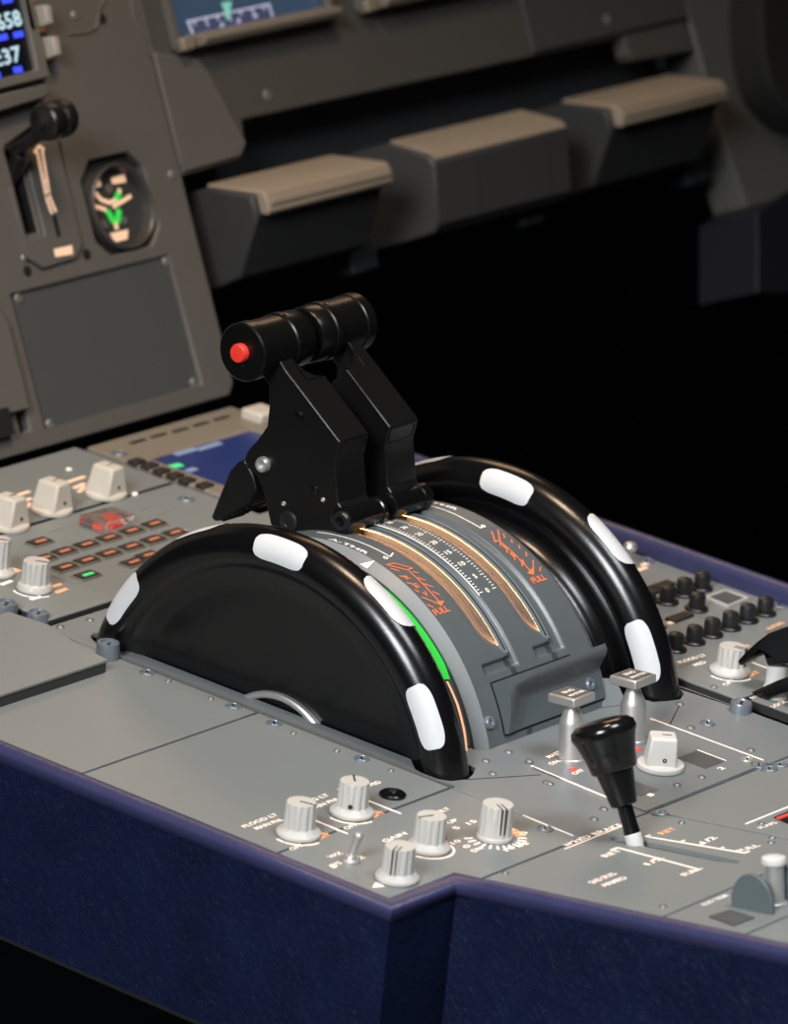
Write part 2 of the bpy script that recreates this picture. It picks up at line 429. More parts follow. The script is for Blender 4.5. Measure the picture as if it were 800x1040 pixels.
# small keyhole screws and engraved seams
m = MB()
for x, y in ((27, 261), (88, 258), (28, 275), (104, 19)):
    u, v = W.px(x, y, 0.0005); m.lathe(W.at(u, v, 0), [(0.0030, -0.001), (0.0030, 0.0008), (0.0001, 0.0008)], 14)
build_each(m, 'keyhole', DARK, ip)
u, v = W.px(26, 262, 0.001); rivet(W, u, v, ip, 0.0026)
m = MB()
for a, b in (((86, 34), (98, 28)), ((98, 28), (100, 12)), ((68, 35), (86, 33)), ((100, 10), (106, 0))):
    m.line(W, W.px(*a), W.px(*b), 0.0016, -0.001, 0.0011)
for a, b in (((145, 53), (152, 58)), ((152, 58), (157, 57)), ((157, 57), (183, 165)), ((137, 24), (133, 0))):
    m.line(W, W.px(*a), W.px(*b), 0.0012, -0.001, 0.0007)
m.build('edge_moulding', MAIN, ip, bevel=0.0003)

# clock (a unit of its own in the panel)
ck = thing('panel_clock', 'clock with pale digits and blue legends at the top left edge of the main panel', 'clock', W.p(0.26, 0.23, 0))
r0 = [W.px(*q, 0.006) for q in ((-30, 98), (50, 78), (28, -15), (-30, -2))]
h0 = [W.px(*q, 0.006) for q in ((-26, 86), (37, 71), (21, -12), (-26, -1))]
MB().prism(W, r0, 0, 0.007, [h0[::-1]]).build('clock_frame', mat('clock_frame_paint', (0.13, 0.125, 0.115), 0.4), ck, bevel=0.0012)
MB().prism(W, h0, 0.0, 0.0032).build('display', SCRB, ck)
def cp(x, y): return W.px(x, y, 0.0035)
m = MB(); m.text(W, '0658', cp(-10, 33), cp(23, 25), 0.0036, 0.0128); m.text(W, '2:37', cp(-9, 69), cp(23, 61), 0.0036, 0.0125)
m.build('digits', SYMC, ck)
m = MB()
for a, b in (((-3, 39), (7, 37)), ((14, 36), (23, 34)), ((-6, 77), (0, 76)), ((14, 71.5), (22, 70)), ((2, 1), (12, -1))):
    m.line(W, cp(*a), cp(*b), 0.0036, 0.0033, 0.0040)
m.build('legends', SYMB, ck)
m = MB()
for c in ((42, 17), (50, 49)):
    u, v = W.px(*c, 0.004); g = W.at(u, v, 0).rot(-0.12)
    b0 = [(-0.0042, -0.007), (0.0042, -0.007), (0.0042, 0.007), (-0.0042, 0.007)]; b1 = [(x*0.62, y*0.8) for x, y in b0]
    mm = MB().add([g.p(x, y, 0.0) for x, y in b0] + [g.p(x, y, 0.011) for x, y in b1], [[3, 2, 1, 0], [4, 5, 6, 7], [0, 1, 5, 4], [1, 2, 6, 5], [2, 3, 7, 6], [3, 0, 4, 7]])
    mm.build('selector_knob', mat('clock_knob_paint', (0.33, 0.31, 0.28), 0.45), ck, bevel=0.001)
m = MB(); m.text(W, 'RUN', W.px(33, 34.5, 0.0008), W.px(46, 31, 0.0008), 0.0008); m.text(W, 'SET', W.px(27, 3, 0.0008), W.px(37, 0, 0.0008), 0.0008)
m.build('lettering', LETA, ck)
m = MB().prism(W, [W.px(*q, 0.010) for q in ((-30, 122), (49, 98), (50, 84), (-30, 103))], 0, 0.010); m.build('lower_ledge', MAIN, ck, bevel=0.001)

# landing gear lever
gl = thing('landing_gear_lever', 'black landing gear lever with round wheel shaped handle on the main panel', 'lever', W.p(0.2355, 0.166, 0))
hc = at_x(55, 122, 0.243)
MB().tube([W.p(0.2355, 0.150, -0.012), W.p(0.2355, 0.1665, 0.006), at_x(14, 152, 0.234), at_x(30, 140, 0.238), hc], [0.0055, 0.0060, 0.0062, 0.0055, 0.0052], 16).build('arm', BLACKM, gl, ang=60)
ax = Frame(hc, WALL.V, WALL.N, (1, 0, 0))
prof = [(0.0004, -0.011), (0.005, -0.011), (0.0062, -0.0102), (0.0095, -0.0102), (0.0108, -0.0092), (0.0112, -0.007), (0.0112, -0.002), (0.0106, -0.0008), (0.0092, -0.0003), (0.0092, 0.0014), (0.0108, 0.0022), (0.0112, 0.0036), (0.0112, 0.0082), (0.0104, 0.0098), (0.0004, 0.0100)]
hd = MB().lathe(ax, prof, 40).build('handle', mat('gear_handle_rubber', (0.009, 0.008, 0.0065), 0.34), gl)
MB().lathe(Frame(ax.p(0, 0, -0.011), ax.V, ax.U, -ax.N), [(0.0032, -0.001), (0.0032, 0.0006), (0.0024, 0.0010), (0.0001, 0.0010)], 18).build('axle_bolt', BOLTD, hd)

# ================================================================== RIGHT HALF OF THE MAIN PANEL
fo = thing('copilot_dashboard', 'dark grey panel under the blue screen, with a deep recess below', 'instrument panel', W.p(0.6, 0.136, 0))
dsp = [(0.393, 0.2125), (0.5355, 0.2125), (0.5355, 0.40), (0.393, 0.40)]
dsp2 = [(0.566, 0.2125), (0.71, 0.2125), (0.71, 0.40), (0.566, 0.40)]
fpl = [(0.3726, 0.1335), (0.4265, 0.1360), (0.4345, 0.143), (0.4370, 0.1585), (0.8206, 0.1565), (0.8206, 0.1440), (0.8240, 0.1395), (0.8895, 0.1365), (0.8895, 0.45), (0.3726, 0.45)]
MB().prism(W, fpl, -0.012, 0, [dsp, dsp2]).build('panel_plate', mat('display_panel_paint', (0.068, 0.064, 0.058), 0.55, bump=0.1, bscale=1800), fo, bevel=0.0015)
m = MB().box(W, 0.376, 0.892, 0.062, 0.175, -0.045, -0.035); m.build('recess_back', RECESS, fo)
m = MB().prism(W, [(0.3732, 0.136), (0.4255, 0.1375), (0.4335, 0.145), (0.4135, 0.199), (0.3732, 0.2095)], 0, 0.0015)
m.build('corner_flange', MAIN, fo, bevel=0.0012)
m = MB().box(W, 0.722, 0.8885, 0.159, 0.45, 0.0, 0.003); m.build('cover_flange', mat('cover_flange_paint', (0.052, 0.053, 0.055), 0.55), fo, bevel=0.001)
for x, y in ((272, 97), (613, 21)):
    u, v = W.px(x, y, 0); rivet(W.at(0, 0, 0.003 if x > 500 else 0), u, v, fo, 0.0040)
for (x0, x1, lab) in ((0.393, 0.5355, 'blue navigation screen with a white scale, at the top of the picture'), (0.566, 0.71, 'second blue screen, mostly cut off by the top edge right of the first')):
    d = thing('display_screen', lab, 'screen', W.p(x0, 0.2125, 0))
    MB().prism(W, [(x0-0.004, 0.2075), (x1+0.004, 0.2075), (x1+0.004, 0.40), (x0-0.004, 0.40)], 0, 0.006, [[(x0+0.002, 0.2145), (x0+0.002, 0.396), (x1-0.002, 0.396), (x1-0.002, 0.2145)]]).build('bezel', MAIN, d, bevel=0.0012)
    MB().box(W, x0+0.0005, x1-0.0005, 0.213, 0.399, -0.010, -0.0015).build('screen_glass', SCR, d)
    sl = MB(); sl.prism(Frame(W.p(0, 0, 0), W.V, W.N, W.U), [(0.2065, 0.0), (0.2065, 0.013), (0.2095, 0.0155), (0.2125, 0.0155), (0.2155, 0.0)], x0+0.012, x1-0.002)
    sl.build('sill', BEZEL, d, bevel=0.001)
    MB().box(W, x0-0.002, x0+0.009, 0.2055, 0.214, 0.0, 0.010).build('corner_clip', BEZEL, d, bevel=0.0015)
    if x0 < 0.5:
        def sp(x, y): return W.px(x, y, -0.001)
        m = MB()
        for a, b, w in (((190, 22), (274, 4), .0012), ((191, 22), (197, 37), .0014), ((273, 5), (278, 20), .0014)): m.line(W, sp(*a), sp(*b), w, -0.0014, -0.0008)
        for i, k in enumerate((0.08, 0.22, 0.36, 0.5, 0.64, 0.78, 0.92)):
            x, y = 190+84*k, 22-18*k; L = 9 if i % 2 else 5
            m.line(W, sp(x, y), sp(x+L*0.3, y+L), 0.0011, -0.0014, -0.0008)
        for x, y in ((225, 27), (242, 23), (259, 18)):
            m.prism(W, [sp(x-2, y+1), sp(x+3, y-1), sp(x, y-5)], -0.0014, -0.0008)
        m.build('scale', SYMW, d)
        m = MB().prism(W, [sp(*q) for q in ((225, 3), (235, 1), (233, 12), (234, 19), (230, 20), (229, 12))], -0.0014, -0.0006)
        m.build('marker', SYMT, d)
        m = MB().prism(W, [sp(*q) for q in ((193, 25), (273, 8), (277, 18), (197, 35))], -0.0016, -0.0010)
        m.build('scale_band', mat('screen_scale_band', (0.04, 0.04, 0.06), 0.3, emit=0.32, ecol=(80, 94, 140)), d)

# three footrest boxes below the panel
SEC = Frame(W.p(0, 0, 0), W.N, W.V, W.U)       # section frame: u away from the panel, v up, N along x
def solve_off(px, py, x):
    d = ray(px, py); P = CP + d*((x - CP.x)/d.x)
    q = P - W.O
    return q.dot(W.N), q.dot(W.V)
def footrest(x0, x1, kind, label):
    r = thing('footrest', label, 'footrest', W.p((x0+x1)/2, 0.066, 0), 'footrests under the display panel')
    if kind == 'lip':
        n1, v1 = 0.040, 0.0965
        body = [(-0.036, 0.123), (-0.004, 0.1235), (0.031, 0.1125), (0.031, 0.100), (0.006, 0.066), (-0.036, 0.060)]
        MB().prism(SEC, body, x0, x1).build('body', mat('footrest_dark', (0.030, 0.030, 0.031), 0.6), r, bevel=0.002)
        MB().prism(SEC, [(-0.006, 0.1232), (-0.006, 0.1260), (0.036, 0.1135), (0.0385, 0.1105), (0.0385, 0.1005), (0.0355, 0.0985), (0.0305, 0.1005), (0.0305, 0.1120)], x0+0.004, x1+0.002).build('tread', LITTOP, r, bevel=0.0012)
        MB().prism(SEC, [(0.0386, 0.109), (0.0400, 0.108), (0.0400, 0.1045), (0.0386, 0.1035)], x0+0.006, x1).build('tread_edge', LITTOP, r, bevel=0.0004)
        MB().box(Frame(W.p(0, 0, 0), W.U, W.V, W.N), x1+0.004, x1+0.030, 0.050, 0.074, -0.034, -0.012).build('bracket', RECESS, r, bevel=0.003)
    else:
        body = [(-0.036, 0.124), (-0.004, 0.1245), (0.027, 0.1110), (0.0310, 0.1060), (0.0220, 0.0680), (0.016, 0.0630), (-0.036, 0.060)]
        MB().prism(SEC, body, x0, x1).build('body', mat('footrest_mid', (0.043, 0.042, 0.043), 0.55), r, bevel=0.0018)
        MB().prism(SEC, [(-0.002, 0.1236), (-0.002, 0.1258), (0.0275, 0.1128), (0.0312, 0.1076), (0.030, 0.107), (0.0260, 0.1110)], x0+0.003, x1-0.001).build('tread', LITTOP, r, bevel=0.0006)
        MB().box(Frame(W.p(0, 0, 0), W.U, W.V, W.N), x1-0.034, x1-0.010, 0.052, 0.068, -0.03, 0.004).build('bracket', RECESS, r, bevel=0.003)
        m = MB(); fz = Frame(SEC.p(0.0312, 0.1060, 0), W.U, (SEC.p(0.0310, 0.106)-SEC.p(0.0220, 0.068)), (SEC.p(0.0310, 0.106)-SEC.p(0.0220, 0.068)).cross(W.U)*-1)
        for x in (x0+0.04, x1-0.025): m.box(fz, x, x+0.0012, -0.036, -0.002, -0.0005, 0.0004)
        build_each(m, 'seam', RECESS, r)
    return r
footrest(0.3935, 0.513, 'lip', 'footrest box with warm-lit painted top nearest the left, beside the panel with the gear lever')
footrest(0.5650, 0.702, 'face', 'middle footrest box with a plain grey front face')
footrest(0.7440, 0.862, 'lip', 'footrest box with warm-lit painted top farthest right, beside the grey side panel')

# grey side panel at the right, with the black pad on it and the blue ledge below
sd = thing('lining_panel', 'tall plain grey panel at the right edge, right of the footrests', 'panel', W.p(1.0, 0.02, 0))
MB().prism(W, [(0.893, 0.45), (0.893, 0.17), (0.896, 0.10), (0.9065, 0.0215), (0.953, 0.0290), (1.25, 0.033), (1.25, 0.45)], -0.03, 0).build('panel_plate', mat('side_panel_paint', (0.082, 0.079, 0.072), 0.55, bump=0.1, bscale=1800), sd, bevel=0.002)
bk = MB().prism(W, [W.px(*q, 0.02) for q in ((766, -40), (761, 10), (763, 50), (768, 78), (777, 100), (800, 125), (860, 150), (860, -40))], 0.001, 0.03)
o = bk.build('seat_back_pad', mat('black_pad_fabric', (0.004, 0.004, 0.004), 0.85, bump=0.4, bscale=300), None, bevel=0.003, seg=3)
tag(o, 'round edged black pad cut off by the top right corner', 'pad')
lg = MB().prism(W, [W.px(*q, 0.02) for q in ((757, 219), (776, 206), (800, 199), (880, 180), (880, 300), (757, 300))], -0.02, 0.03)
o = lg.build('side_ledge', mat('mauve_leatherette', (0.007, 0.007, 0.012), 0.5, bump=0.4, bscale=300), None, bevel=0.004, seg=3)
tag(o, 'dark mauve leather covered ledge at the right edge under the side panel', 'ledge')

# ================================================================== PEDESTAL BOX
TH = 0.0105
ph = thing('pedestal_housing', 'navy leatherette covered box carrying the whole throttle pedestal', 'pedestal', (0.09, 0, -0.0905))
XL, XR, YF, YN, XN, XE = -0.167, 0.344, 0.341, -0.2085, -0.1175, 0.30
def deck(y): return 0.0 if y > KY else KM*(KY - y)
out = 0.010
def side_wall(mb, path, inner_h, z0=-0.0905):
    """upright skin along a plan path of (x, y); top follows the deck line"""
    pass
# outer walls as one box with a notch towards the back
yb = -0.62
def wall_poly(xa, ya, xb, yb_, thick_dir):
    return
lowz = -0.088
def vwall(mb, x0, y0, x1, y1, n, t=0.008, nm=''):
    """vertical slab from (x0,y0) to (x1,y1), thickness t along plan normal n (pointing outwards)"""
    pts = [0.0, 1.0]
    if (y0 - KY)*(y1 - KY) < 0: pts = [0.0, (KY-y0)/(y1-y0), 1.0]
    vs = []
    for k in pts:
        x, y = x0+(x1-x0)*k, y0+(y1-y0)*k
        zt = deck(y) + (TH - 0.003 if nm != 'front' else -0.004)
        for d, z in ((0, zt), (-t, zt), (-t, lowz), (0, lowz)):
            vs.append((x+n[0]*d, y+n[1]*d, z))
    fs = [[3, 2, 1, 0]]
    for i in range(len(pts)-1):
        for j in range(4):
            l = (j+1) % 4; fs.append([i*4+j, i*4+l, (i+1)*4+l, (i+1)*4+j])
    e = (len(pts)-1)*4; fs.append([e, e+1, e+2, e+3])
    mb.add(vs, fs)
m = MB(); vwall(m, XL-out, YF, XL-out, YN-out, (-1, 0)); m.build('side_wall', BLUE, ph)
m = MB(); vwall(m, XL-out+0.0081, YN-out, XN-out, YN-out, (0, -1)); m.build('step_wall', BLUE, ph)
m = MB(); vwall(m, XN-out, YN-out-0.0001, XN-out, yb, (-1, 0)); m.build('side_wall', BLUE, ph)
m = MB(); vwall(m, XR+out, 0.245, XR+out, yb, (1, 0)); m.build('side_wall', BLUE, ph)
m = MB(); vwall(m, XL-out+0.0081, YF, XR+out-0.0081, YF, (0, 1), nm='front'); m.build('front_wall', BLUE, ph)
m = MB(); vwall(m, XN-out+0.0081, yb, XR+out-0.0081, yb, (0, -1)); m.build('rear_wall', BLUE, ph)
m = MB().prism(FRONT, [(XL-out, YF), (XR+out, YF), (XR+out, yb), (XN-out, yb), (XN-out, YN-out), (XL-out, YN-out)], lowz-0.002, lowz); m.build('bottom_board', DARK, ph)
def trim(mb, path, closed=False, w0=0.0, w1=out+0.0015):
    """padded roll along a plan path; section runs from the inner edge outwards"""
    n = len(path); nor = []
    for i in range(n):
        a = V3(path[max(i-1, 0)]); b = V3(path[i]); c = V3(path[min(i+1, n-1)])
        d1 = (b-a).normalized() if i else (c-b).normalized(); d2 = (c-b).normalized() if i < n-1 else d1
        n1 = V3((d1.y, -d1.x)); n2 = V3((d2.y, -d2.x)); q = (n1+n2).normalized(); q /= max(0.3, q.dot(n1)); nor.append(q)
    sec = []
    for k in range(9):
        a = pi - pi*k/8
        sec.append(((w0+w1)/2 + (w1-w0)/2*cos(a), TH - 0.004 + 0.004*sin(a)**0.8 if 0 < k < 8 else TH-0.004))
    sec = [(w0, -0.004)] + sec + [(w1-0.0012, TH-0.0085)]
    vs = []; fs = []; L = len(sec)
    for i, p in enumerate(path):
        for s_, z in sec:
            x, y = p[0]+nor[i].x*s_, p[1]+nor[i].y*s_
            vs.append((x, y, z + deck(p[1])))
    for i in range(n-1):
        for j in range(L):
            l = (j+1) % L; fs.append([i*L+j, i*L+l, (i+1)*L+l, (i+1)*L+j])
    fs += [list(reversed(range(L))), [(n-1)*L+j for j in range(L)]]
    mb.add(vs, fs)
# path direction chosen so that the right-hand normal points outwards
m = MB(); trim(m, [(XN, yb), (XN, KY-0.03), (XN, YN), (XL, YN), (XL, -0.1), (XL, 0.1), (XL, YF)][::-1]); m.build('edge_trim', TRIM, ph, ang=50)
m = MB(); trim(m, [(XR, yb), (XR, KY), (XR, 0.0), (XR, 0.245)]); m.build('edge_trim', TRIM, ph, ang=50)

# ================================================================== BASE PLATE WITH THE WHEEL SLOTS
bpz = thing('base_plate', 'grey deck plate round both trim wheels and the throttle quadrant', 'plate', (0.0895, 0, -0.003))
slotL = [FRONT.px(*q) for q in ((92, 647), (100, 655), (117, 660), (135, 662), (145, 662), (160, 668), (200, 684), (230, 697), (312, 729), (335, 739), (400, 764), (417, 771), (422, 781), (437, 790), (457, 793), (475, 791), (480, 786))]
slotL = [(-0.0025 if -0.0045 < x < 0.002 and abs(y) < 0.096 else x, y) for x, y in slotL]
slotL += [(0.0145, -0.1185), (0.0160, -0.110), (0.0245, -0.104), (0.0245, 0.104), (0.0160, 0.112), (0.0145, 0.122), (0.007, 0.1275), (0.0, 0.1285)]
slotR = [(SEP - x, y) for x, y in slotL][::-1]
qopen = [(0.026, -0.098), (0.150, -0.098), (0.150, 0.10), (0.026, 0.10)]
XB0, XB1 = -0.0158, SEP + 0.0165
MB().prism(FRONT, [(XB0, KY+0.0006), (XB1, KY+0.0006), (XB1, 0.1495), (XB0, 0.1495)], -0.003, 0, [slotL, slotR, qopen]).build('plate', PLATE, bpz, bevel=0.0004)
m = MB().box(FRONT, XB0-0.0003, XB0+0.0010, -0.128, 0.112, -0.001, 0.0010); m.build('edge_highlight', RIVET, bpz)  # pale strip painting the highlight along the plate's lit bevel
m = MB().box(FRONT, XB0, XB1, KY, 0.157, -0.05, -0.045); m.build('well_floor', DARK, bpz)
m = MB()
for (x, y), n in (((61, 637), 0), ((85, 654), 0), ((91, 630), 0), ((493, 773), 0), ((500, 786), 0), ((516, 764), 0), ((555, 795), 0), ((701, 739), 0), ((762, 762), 0), ((690, 715), 0), ((603, 832), 0), ((613, 822), 0), ((558, 796), 0)):
    u, v = FRONT.px(x, y)
    if XB0+0.002 < u < XB1-0.002: rivet(FRONT, u, v, bpz, 0.0024)
for x, y in ((447, 799), (489, 811), (553, 842), (718, 735), (770, 778)):
    u, v = FRONT.px(x, y)
    if XB0+0.003 < u < XB1-0.003: fastener(FRONT, u, v, bpz, 0.0042)
m = MB().line(FRONT, FRONT.px(472, 792), FRONT.px(549, 787), 0.0005, -0.0005, 0.0002); m.build('joint', BOLTD, bpz)
m = MB().line(FRONT, FRONT.px(678, 740), FRONT.px(690, 716), 0.0005, -0.0005, 0.0002); m.build('joint', BOLTD, bpz)
# gusset fin behind the master switches
g1 = FRONT.px(612, 719); g2 = FRONT.px(638, 716)
m = MB().add([FRONT.p(*g1, 0), FRONT.p(*g2, 0), FRONT.p(g2[0], g2[1]+0.010, 0.012), FRONT.p(g1[0], g1[1]+0.010, 0.014), FRONT.p(g1[0], g1[1]+0.016, 0), FRONT.p(g2[0], g2[1]+0.016, 0)],
              [[0, 1, 2, 3], [3, 2, 5, 4], [0, 3, 4], [1, 5, 2], [0, 4, 5, 1]]); m.build('gusset', PLATE, bpz, bevel=0.0006)

# ================================================================== TRIM WHEELS
def trim_wheel(x0, label, mirror, phase=0.0):
    w = thing('trim_wheel', label, 'trim wheel', (x0, 0, ZC), 'pitch trim wheels')
    A = Frame((x0, 0, ZC), (0, -1, 0), (0, 0, 1), (-1, 0, 0))
    A2 = A
    Rm, r = 0.115, 0.0121
    prof = [(Rm + r*cos(a), r*sin(a)) for a in [rad(t) for t in range(-118, 119, 8)]]
    # close the tube on both sides with stepped shoulders down to the web
    side = [(0.1065, 0.0072), (0.1035, 0.0045), (0.0985, 0.0040), (0.0960, 0.0024), (0.0925, 0.0022), (0.0895, 0.0014)]
    p2 = [(a, -b) for a, b in side[::-1]] + prof + side
    MB().lathe(A, p2, 160).build('rim', BLACKG, w, ang=60)
    sg = 1 if mirror else -1
    shoulder = [(0.1062, 0.0066), (0.1048, 0.0082), (0.1038, 0.0076), (0.1030, 0.0096), (0.1020, 0.0092), (0.1016, 0.0120), (0.1006, 0.0165), (0.0978, 0.0202), (0.0935, 0.0220), (0.0890, 0.0212), (0.0862, 0.0180), (0.0850, 0.0120), (0.0845, 0.0012)]
    MB().lathe(A, [(a, sg*b) for a, b in shoulder], 160).build('inner_shoulder', BLACKG, w, ang=32)
    MB().lathe(A, [(0.0150, -0.0010), (0.0900, -0.0010), (0.0905, 0), (0.0900, 0.0010), (0.0150, 0.0010), (0.0150, -0.0010)], 128).build('web', DISC, w)
    hubc = A.at(0.004, 0, 0)
    MB().lathe(hubc, [(0.037, -0.001), (0.0400, -0.001), (0.0410, 0.0), (0.0410, 0.0040), (0.0400, 0.0048), (0.0385, 0.0048), (0.0375, 0.0040), (0.037, 0.0010)], 64).build('hub_ring', STEEL, w)
    for i, c in enumerate((178, 148, 119.5, 90, 60, 31, 1.5)):
        sgn = 1 if i % 2 else -1
        c += phase; a0, a1 = rad(c-8.0), rad(c+8.0)
        f0, f1 = (rad(32), rad(98)) if sgn > 0 else (rad(-92), rad(26))
        m = MB()
        def fn(u, v, R=Rm, rr=r+0.00035):
            # rounded-rectangle patch on the tube
            th = a0+(a1-a0)*u; hgt = 1.0
            e = min(u, 1-u)/0.28
            k = 1.0 if e >= 1 else math.sqrt(max(0.0, 1-(1-e)**2))
            k = 0.45 + 0.55*k
            fm = (f0+f1)/2; fh = (f1-f0)/2*k
            ph_ = fm + fh*(2*v-1)
            q = R + rr*cos(ph_)
            return A.p(q*cos(th), q*sin(th), rr*sin(ph_))
        m.grid(fn, 28, 14)
        m.build('white_mark', WHITE, w, ang=80, recalc=False)
    return w
trim_wheel(0.0, 'black trim wheel with white marks nearest the camera, left of the throttle quadrant', False)
trim_wheel(SEP, 'black trim wheel with white marks farther away, right of the throttle quadrant', True, -3.0)

# ================================================================== THROTTLE QUADRANT
tq = thing('throttle_quadrant', 'grey curved throttle quadrant between the two trim wheels', 'throttle quadrant', (0.0895, 0, -0.0005))
def sm(a, b, x):
    t = max(0.0, min(1.0, (x-a)/(b-a))); return t*t*(3-2*t)
A_LO, A_HI = rad(17.2), rad(150)
FOOT0, FOOT1 = rad(35.7), rad(38.6)
def groove(x, a, xr, xs, xe0, xe, xf0, xf1, lip=False):
    """ramp xr..xs, black lever slot, rail step xe0..xe, foot xf0..xf1 at the lower end"""
    d = 0.0
    if xr < x < xe0 + 0.0001 or (xr < x <= xe0 + 0.0006 and lip):
        d = max(d, 0.0050*max(0.0, min(1.25, (x-xr)/(xs-xr)))**1.6*sm(rad(39.5), rad(50), a))
    cut = sm(xe0-0.0004, xe0+0.0004, x)*(1-sm(xe-0.0008, xe+0.0004, x))*sm(FOOT0-rad(.25), FOOT0+rad(.35), a)
    foot = sm(xf0-0.0003, xf0+0.0006, x)*(1-sm(xf1-0.0006, xf1+0.0006, x))*sm(FOOT0-rad(.25), FOOT0+rad(.35), a)*(1-sm(FOOT1-rad(.35), FOOT1+rad(.25), a))
    return max(d, 0.0022*max(cut, foot))
def qR(x, a, lip=False):
    R = RQ
    if x < 0.0400: R -= 0.0045*(0.0400-x)/0.006
    if x > 0.1390: R -= 0.0045*(x-0.1390)/0.006
    R -= groove(x, a, 0.0590, 0.0722, 0.0762, 0.0800, 0.0530, 0.0780, lip)
    R -= groove(x, a, 0.0965, 0.1068, 0.1108, 0.1190, 0.0955, 0.1180, lip)
    return R
xs = []
x = 0.034
while x < 0.0722: xs.append(x); x += 0.0005
xs1 = xs + [0.0722, 0.0735, 0.0750, 0.0767]
xs2 = [0.0764 + 0.0005*i for i in range(64) if 0.0764+0.0005*i < 0.1066] + [0.1068, 0.1081, 0.1096, 0.1113]
xs3 = [0.1110 + 0.0005*i for i in range(80) if 0.1110+0.0005*i < 0.145] + [0.145]
angs = []
a = 17.2
while a < 150:
    angs.append(rad(a)); a += 0.35 if 34.5 < a < 45 else 1.2
angs.append(rad(150))
def qsheet(mb, X):
    n = len(X)
    vs = [cpt(xx, aa, qR(xx, aa, k >= n-4)) for aa in angs for k, xx in enumerate(X)]
    fs = [[j*n+i, j*n+i+1, (j+1)*n+i+1, (j+1)*n+i] for j in range(len(angs)-1) for i in range(n-1)]
    mb.add(vs, fs)
m = MB()
for X in (xs1, xs2, xs3): qsheet(m, X)
# strips that close the slots below their lower end, and side skirts
def strip(mb, xa, xb, a0, a1, Ra, Rb, n=60):
    vs = []
    for i in range(n+1):
        t = a0+(a1-a0)*i/n
        vs += [cpt(xa, t, Ra), cpt(xb, t, Rb)]
    mb.add(vs, [[2*i, 2*i+1, 2*i+3, 2*i+2] for i in range(n)])
for (xa, xb) in ((0.0722, 0.0762), (0.1068, 0.1108)):
    vs = []; aa = [t for t in angs if t <= rad(39.3)]
    for t in aa: vs += [cpt(xa, t, qR(xa, t)), cpt((xa+xb)/2, t, qR((xa+xb)/2, t)), cpt(xb, t, qR(xb, t))]
    m.add(vs, [[3*i+k, 3*i+k+1, 3*i+k+4, 3*i+k+3] for i in range(len(aa)-1) for k in (0, 1)])
strip(m, 0.034, 0.034, A_LO, A_HI, 0.1075, 0.060); strip(m, 0.145, 0.145, A_LO, A_HI, 0.060, 0.1075)
m.build('cover', QUAD, tq, ang=50, recalc=False)
for xa, xb in ((0.0720, 0.0766), (0.1066, 0.1112)):
    lp = MB(); vs = []
    for i in range(91):
        t = rad(39.6)+(A_HI-rad(39.6))*i/90
        vs += [cpt(xa, t, 0.1113), cpt(xa, t, 0.1119), cpt(xb, t, RQ+0.0001), cpt(xb, t, 0.1113)]
    lp.add(vs, [[4*i+k, 4*i+(k+1) % 4, 4*i+4+(k+1) % 4, 4*i+4+k] for i in range(90) for k in range(4)] + [[0, 1, 2, 3], [363, 362, 361, 360]])
    lp.build('slot_lip', QUADB, tq, bevel=0.00015)
    wl = MB(); strip(wl, xb, xb, rad(38.5), A_HI, 0.104, RQ, 90); wl.build('slot_wall', QUAD, tq, recalc=False)
    ls = MB(); strip(ls, xa+0.0018, xa+0.0028, rad(40.5), A_HI, RQ+0.0002, RQ+0.0002, 90); ls.build('lever_slot', DARK, tq, recalc=False)
    bl = MB(); vs = []
    for i in range(61):
        t = rad(41)+(rad(128)-rad(41))*i/60
        xw = xa+0.0004+0.0038*min(1.0, 0.12+(t-rad(41))/rad(42)); vs += [cpt(xa+0.0004, t, 0.1110), cpt(xa+0.0004, t, 0.1113), cpt(xw, t, 0.1113), cpt(xw, t, 0.1110)]
    bl.add(vs, [[4*i+k, 4*i+(k+1) % 4, 4*i+4+(k+1) % 4, 4*i+4+k] for i in range(60) for k in range(4)])
    bl.build('backlight', GLOW, tq)
# pale chamfer bands at both sides, dark side skirts, trim scales
m = MB()
for xa, xb in ((0.0338, 0.0402),):
    strip(m, xa, xb, rad(17.3), rad(120), 0.1076+0.00025, RQ+0.00025, 90)
for xa, xb in ((0.1388, 0.1452),):
    strip(m, xa, xb, rad(17.3), rad(120), RQ+0.00025, 0.1076+0.00025, 90)
build_each(m, 'side_band', RAILM, tq, recalc=False)
m = MB(); strip(m, 0.0150, 0.0340, rad(19), rad(150), 0.1040, 0.1055, 90); strip(m, 0.1450, 0.1490, rad(19), rad(150), 0.1055, 0.1050, 90)
build_each(m, 'scale_backing', SCALEB, tq, recalc=False)
def band(mb, pts_in, pts_out, R):
    a = [cyl(*q, R) for q in pts_in]; b = [cyl(*q, R) for q in pts_out]
    n = 24
    def ip_(P, t):
        k = t*(len(P)-1); i = min(int(k), len(P)-2); w = k-i
        return (P[i][0]*(1-w)+P[i+1][0]*w, P[i][1]*(1-w)+P[i+1][1]*w)
    vs = []
    for i in range(n+1):
        p, q = ip_(a, i/n), ip_(b, i/n)
        vs += [cpt(p[0], p[1], R), cpt(q[0], q[1], R)]
    mb.add(vs, [[2*i, 2*i+1, 2*i+3, 2*i+2] for i in range(n)])
m = MB(); band(m, [(388, 597), (405, 620), (427, 654), (449, 690)], [(399, 597), (420, 622), (443, 655), (457, 690)], 0.1062); o = m.build('green_band', GREEN, tq, recalc=False); o['label'] = 'bright green trim band'
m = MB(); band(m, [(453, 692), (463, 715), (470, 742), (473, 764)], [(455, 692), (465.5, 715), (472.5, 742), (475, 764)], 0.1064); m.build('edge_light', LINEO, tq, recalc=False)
m = MB(); band(m, [(568, 616), (580, 636), (591, 659)], [(570, 615), (582, 635), (593, 659)], 0.1084); m.build('edge_light', LINEO, tq, recalc=False)
